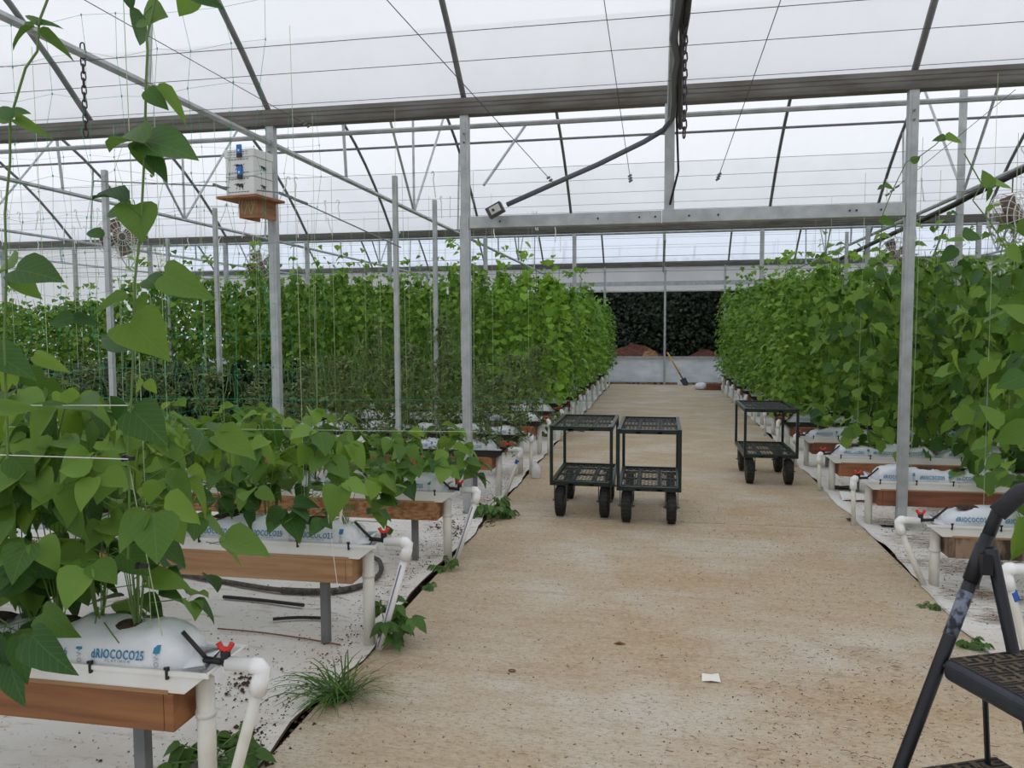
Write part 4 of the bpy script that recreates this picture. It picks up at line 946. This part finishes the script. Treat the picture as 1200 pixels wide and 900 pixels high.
q = gnd(833, 796); o = MB().add([(-.042, -.034, .004), (.0, -.040, .012), (.042, -.030, .004), (.036, .034, .016), (.002, .040, .006), (-.038, .032, .012), (0, 0, .010)], [(0, 1, 6), (1, 2, 6), (2, 3, 6), (3, 4, 6), (4, 5, 6), (5, 0, 6)]).build('paper_scrap', M['paper']); o.location = q; o.modifiers.new('t', 'SOLIDIFY').thickness = .002
tag(o, 'crumpled scrap of white paper lying on the concrete aisle', 'litter')
q = gnd(726, 755); o = MB().add([(-.03, 0, .003), (0, -.015, .012), (.03, 0, .004), (0, .016, .010), (0, 0, .004)], [(0, 1, 4), (1, 2, 4), (2, 3, 4), (3, 0, 4)]).build('dead_leaf', M['straw']); o.location = q; o.modifiers.new('t', 'SOLIDIFY').thickness = .002
tag(o, 'small dry brown leaf on the concrete aisle', 'leaf')
q = gnd(600, 787); o = MB().tube([(.016*math.cos(a*PI/6), .012*math.sin(a*PI/6), .005) for a in range(12)], .003, 4, closed=True).build('plastic_ring', M['straw']); o.location = q; tag(o, 'small brown ring lying on the aisle', 'litter')
# milky jug by the fifth bed
jg = thing('plastic_jug', 'milky plastic jug standing at the aisle edge by the fifth left bed', 'jug', (gnd(628, 560).x, gnd(628, 560).y, 0))
MB().lathe([(.045, 0), (.05, .01), (.05, .10), (.035, .14), (.015, .165), (.015, .175)], 12).build('body', M['jug'], jg, True); MB().lathe([(.018, .172), (.018, .19)], 10).build('cap', M['pvcw'], jg)
# dark liner scraps at the right bed feet
for px, py, s, l in ((988, 572, .12, 'crumpled black liner scrap at the foot of the fourth right bed'), (1003, 610, .07, 'small black scrap at the foot of the third right bed'), (1040, 617, .05, 'dark scrap beside the right header post')):
    q = gnd(px, py); g = MB(); rs = random.Random(px); vs = []; n = 7
    for i in range(n):
        for j in range(n): vs.append((s*(i/(n-1)*2-1), s*.6*(j/(n-1)*2-1), .005+.03*rs.random()*s*10*.3))
    g.add(vs, [(i*n+j, i*n+j+1, (i+1)*n+j+1, (i+1)*n+j) for i in range(n-1) for j in range(n-1)]); o = g.build('liner_scrap', M['blackfilm']); o.location = (q.x, q.y, 0); tag(o, l, 'scrap')
q = gnd(1005, 585); o = MB().add([(-.16, -.1, .01), (.16, -.12, .02), (.12, .1, .03), (-.14, .12, .05), (0, 0, .06)], [(0, 1, 4), (1, 2, 4), (2, 3, 4), (3, 0, 4)]).build('cloth_flap', M['cloth']); o.location = (q.x, q.y, 0); tag(o, 'folded up flap of ground cloth between the third and fourth right beds', 'cloth')
# crumbs, needles
def crumbs(name, m, n, pl, size, label, seed, flat=.5):
    rs = random.Random(seed); g = MB()
    for i in range(n):
        x, y = pl(rs); s = rs.uniform(*size)*rs.uniform(.4, 1); a = rs.uniform(0, 6); vs = [(x+s*math.cos(a+q*2.1)*rs.uniform(.5, 1), y+s*math.sin(a+q*2.1)*rs.uniform(.5, 1), .001) for q in range(3)]+[(x, y, .002+s*flat)]
        g.add(vs, [(0, 1, 3), (1, 2, 3), (2, 0, 3)])
    o = g.build(name, m); o['kind'] = 'stuff'; tag(o, label, 'debris'); return o
def pl_aisle(rs):
    y = 1.6+6*rs.random()**2.2; return rs.uniform(-1.3, 1.55) if rs.random() < .4 else rs.gauss(.75, .45), y
crumbs('dirt_crumbs', M['dirt'], 4600, lambda rs: (lambda p: (min(max(p[0], AL+.03), AR-.02), p[1]))(pl_aisle(rs)), (.0025, .0085), 'dark crumbs of dirt scattered over the concrete aisle', 3)
def pl_edge(rs): return AL-.02-abs(rs.gauss(0, .10 if rs.random() < .45 else .4)), rs.uniform(1.9, 9)
crumbs('dirt_crumbs', M['dirt'], 3200, pl_edge, (.003, .013), 'dirt crumbs on the ground cloth left of the aisle', 4)
cl = [(-1.50, 3.05), (-1.62, 2.75), (-1.55, 5.95), (-1.75, 6.15), (-1.5, 2.6), (-1.85, 3.2), (-1.42, 6.3)]
crumbs('soil_clumps', M['dirt'], 700, lambda rs: (lambda c: (c[0]+rs.gauss(0, .055), c[1]+rs.gauss(0, .11)))(rs.choice(cl)), (.008, .022), 'clumps of spilled soil beside the left aisle edge', 5)
crumbs('dirt_crumbs', M['dirt'], 1300, lambda rs: (AR+abs(rs.gauss(.05, .5)), rs.uniform(3.5, 9)), (.004, .012), 'dirt crumbs on the ground cloth right of the aisle', 6)
def needles(n, seed, label, pl, ln=(.02, .075)):
    rs = random.Random(seed); g = MB()
    for i in range(n):
        x, y = pl(rs); a = rs.gauss(.0, .6); l = rs.uniform(*ln); dx, dy = math.cos(a)*l, math.sin(a)*l*.6; c = rs.uniform(-.015, .015); w2 = rs.uniform(.0015, .0035); z = rs.uniform(.010, .022)
        g.add([(x-dx, y-dy-w2, z), (x-dx, y-dy+w2, z), (x, y+c+w2, z+.004), (x, y+c-w2, z+.004), (x+dx, y+dy-w2, z), (x+dx, y+dy+w2, z)], [(0, 3, 2, 1), (3, 4, 5, 2)])
    o = g.build('dry_needles', M['straw']); o['kind'] = 'stuff'; tag(o, label, 'debris')
cr_ = [(AR+.1+random.Random(i).random()*.9, 3.6+random.Random(i+50).random()*4.4) for i in range(26)]
needles(1500, 8, 'brown dry plant litter on the ground cloth along the right beds', lambda rs: (lambda c: (c[0]+rs.gauss(0, .12), c[1]+rs.gauss(0, .07)))(rs.choice(cr_)))
needles(420, 9, 'brown dry litter on the ground cloth along the left beds', lambda rs: (AL-.06-abs(rs.gauss(0, .35)), rs.uniform(4.0, 9.5)))
needles(420, 10, 'brown litter lying in the middle of the aisle', lambda rs: (rs.gauss(.85, .4), rs.uniform(1.8, 4.2)), (.005, .022))

# weeds
def weed(px, py, h, rad, n, label, kind='small', size=(.04, .08), tall=True):
    q = gnd(px, py); t = thing('weed', label, 'weed', (q.x, q.y, 0)); rs = random.Random(px)
    g = MB(); mes = [leaf_mesh(kind, M['weed'], b, False) for b in (.6, 1.3)]; k = 0
    for i in range(n):
        a = rs.uniform(0, 6.28); rr = rad*rs.uniform(.4, 1); hh = h*rs.uniform(.35, 1)*(1.1-.5*rr/rad); e = Vector((rr*math.cos(a), rr*math.sin(a), hh)); m1 = Vector((rr*.35*math.cos(a), rr*.35*math.sin(a), hh*.75))
        g.tube([(0, 0, 0), m1, e], .003, 4, False)
        for j in range(5):
            ang = a+(0, 1, -1, 1.1, -1.1)[j]; p = m1.lerp(e, (1, .85, .85, .4, .4)[j]); d = Vector((math.cos(ang), math.sin(ang), rs.uniform(-.8, .0)))
            put_leaf(t, rs.choice(mes), leafmat(p, d, (rs.uniform(-.3, .3), -.4, 1), rs.uniform(*size), 1.5 if kind == 'small' else 1)); k += 1
    g.build('stem', M['stem'], t)
weed(452, 752, .27, .19, 15, 'bushy tomato seedling growing at the aisle edge by the second left bed', size=(.05, .10))
weed(578, 606, .20, .20, 18, 'low leafy weed at the aisle edge by the left header post', size=(.05, .10))
weed(522, 668, .10, .10, 8, 'small weed at the foot of the third left bed', size=(.03, .055))
weed(508, 690, .04, .07, 5, 'tiny weed on the cloth edge below the third left bed', size=(.02, .04))
weed(245, 905, .14, .17, 15, 'leafy weed around the first left drain pipe at the bottom edge', size=(.05, .10))
weed(1136, 757, .06, .08, 8, 'small weed beside the ladder on the right cloth edge', size=(.03, .05))
weed(1088, 712, .04, .06, 5, 'tiny weed at the foot of the second right bed', size=(.02, .04))
weed(640, 510, .06, .16, 8, 'cut weed lying at the aisle edge behind the carts', size=(.05, .08))
weed(674, 505, .05, .16, 8, 'cut weed lying on the concrete behind the left cart', size=(.05, .08))
def grass(px, py, n, L, label):
    q = gnd(px, py); t = thing('grass_clump', label, 'grass', (q.x, q.y, 0)); rs = random.Random(px)
    for i in range(n):
        a = rs.uniform(0, 6.28); l = L*rs.uniform(.5, 1.1); w2 = .0035; c, s = math.cos(a), math.sin(a); vs = []; b0 = (rs.gauss(0, .035), rs.gauss(0, .035)); h = rs.uniform(.35, .9)
        for k in range(5):
            u = k/4; r = l*u; z = .004+l*h*(u-.75*u*u)*1.3; ww = w2*(1-u**2)+.0005; vs += [(b0[0]+r*c-s*ww, b0[1]+r*s+c*ww, max(z, .006)), (b0[0]+r*c+s*ww, b0[1]+r*s-c*ww, max(z, .006)+.001)]
        MB().add(vs, [(2*k, 2*k+1, 2*k+3, 2*k+2) for k in range(4)]).build('blade', M['weed'], t)
grass(398, 818, 115, .29, 'clump of green grass on the left aisle edge between the first two beds')

# ------------------------------------------------------------------ far end
def pile(x, y, rx, ry, h, m, label, seed):
    g = MB(); n, k = 28, 9; vs = []
    for i in range(k+1):
        u = i/k
        for j in range(n): 
            a = 2*PI*j/n; rr = 1+.18*mnoise.noise(Vector((math.cos(a)*2, math.sin(a)*2, seed+u*3))); vs.append((x+rx*u*rr*math.cos(a), y+ry*u*rr*math.sin(a), -.1+h*(1-u**1.6)*(1+.15*mnoise.noise(Vector((u*6, a*3, seed))))))
    g.add(vs, [(i*n+j, i*n+(j+1) % n, (i+1)*n+(j+1) % n, (i+1)*n+j) for i in range(k) for j in range(n)])
    o = g.build('mulch_pile', M[m], None); tag(o, label, 'mulch pile')
pile(-.9, 27.6, 1.9, 1.3, 1.18, 'mulch', 'reddish brown mulch pile outside the far opening, left', 1)
pile(1.5, 27.8, 1.5, 1.1, .98, 'mulch', 'dark mulch heap outside the far opening, right', 3)
pile(-.35, 26.7, .7, .5, 1.02, 'mulcht', 'tan heap of wood chips before the mulch pile', 2)
sv = thing('shovel', 'yellow handled shovel leaning on the far post beside the skirt', 'shovel')
a, b, c = at(782, 413, 23.2), at(796, 437, 23.0), at(804, 451, 22.85)
MB().tube([a, b], .022, 8).build('handle', M['yellow'], sv, True); MB().tube([b, b.lerp(c, .6)], .018, 8).build('socket', M['ink'], sv, True)
d = (c-b).normalized(); s = d.cross(Vector((0, -1, .3))).normalized(); e = b.lerp(c, .5); nn = s.cross(d)*.012
vs = [e-s*.09, e+s*.09, e+d*.2+s*.08, e+d*.28, e+d*.2-s*.08]; vs = [Vector((v.x, v.y, max(v.z, .01))) for v in vs]
MB().add(vs+[v+nn for v in vs], [(0, 1, 2, 3, 4), (9, 8, 7, 6, 5)]+[(i, (i+1) % 5, 5+(i+1) % 5, 5+i) for i in range(5)]).build('blade', M['ink'], sv)
o = bevel(MB().box(-.22, .16, -.12, .12, 0, .17).build('wooden_block', M['board_r']), .01); o.location = (1.42, 21.4, 0); tag(o, 'reddish wooden block at the far end by the right beds', 'block')
o = MB().lathe([(.05, 0), (.17, .02), (.18, .1), (.12, .17), (.03, .19)], 14).build('white_sack', M['bag'], None, True); o.location = (1.08, 21.5, 0); tag(o, 'small white sack lying beside the wooden block', 'sack')
for i, (px, py, s, m) in enumerate(((812, 449, .10, 'ink'), (817, 447, .06, 'pvcw'), (829, 450, .07, 'grey'))):
    q = gnd(px, py); o = MB().lathe([(s*.8, 0), (s, s*.4), (s*.5, s*1.1), (s*.1, s*1.3)], 8).build('rubble_lump', M[m]); o.location = q; tag(o, '%s lump on the floor at the far end, right of the shovel' % ('black', 'white', 'grey')[i], 'rubble')
o = MB().box(-.05, .09, -.03, .03, 0, .32).build('white_bucket', M['pvcw']); q = at(795, 448, 23.2); o.location = (q.x+.02, 23.2, 0); tag(o, 'small white container standing behind the shovel', 'container')

# trees outside
def crown_place(rx, ry, z0, z1):
    def f(rs):
        z = rs.uniform(z0, z1); a = rs.uniform(0, 6.28); r = rs.random()**.5; p = Vector((rx*r*math.cos(a), ry*r*math.sin(a), z))
        return p, (rs.uniform(-1, 1), rs.uniform(-1, .4), rs.uniform(-1, .2)), (rs.uniform(-.5, .5), -.6, rs.uniform(0, 1))
    return f
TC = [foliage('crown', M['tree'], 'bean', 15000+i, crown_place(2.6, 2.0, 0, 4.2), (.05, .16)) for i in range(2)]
trk = MB().tube([(0, 0, -.1), (.1, 0, 1.5), (0, .1, 3), (.2, .1, 5.0)], [.14, .12, .09, .04], 8).tube([(.05, 0, 1.8), (.9, .2, 3.4)], [.06, .02], 6).tube([(.05, 0, 2.2), (-.8, -.2, 3.8)], [.06, .02], 6).mesh('trunk', M['bark'], True)
k = 0
for row, (yy, st, off) in enumerate(((30.2, 3.0, 0), (32.6, 3.1, 1.4))):
    x = -15.5+off; j = 0
    while x < 13:
        j += 1; t = thing('tree', 'dark dense tree outside the far wall, %s from the left in the %s row' % (ordn(j), ('near', 'back')[row]), 'tree', (x+R.uniform(-.4, .4), yy+R.uniform(-.3, .3), 0), R.uniform(-.4, .4), 'dark trees outside the far wall')
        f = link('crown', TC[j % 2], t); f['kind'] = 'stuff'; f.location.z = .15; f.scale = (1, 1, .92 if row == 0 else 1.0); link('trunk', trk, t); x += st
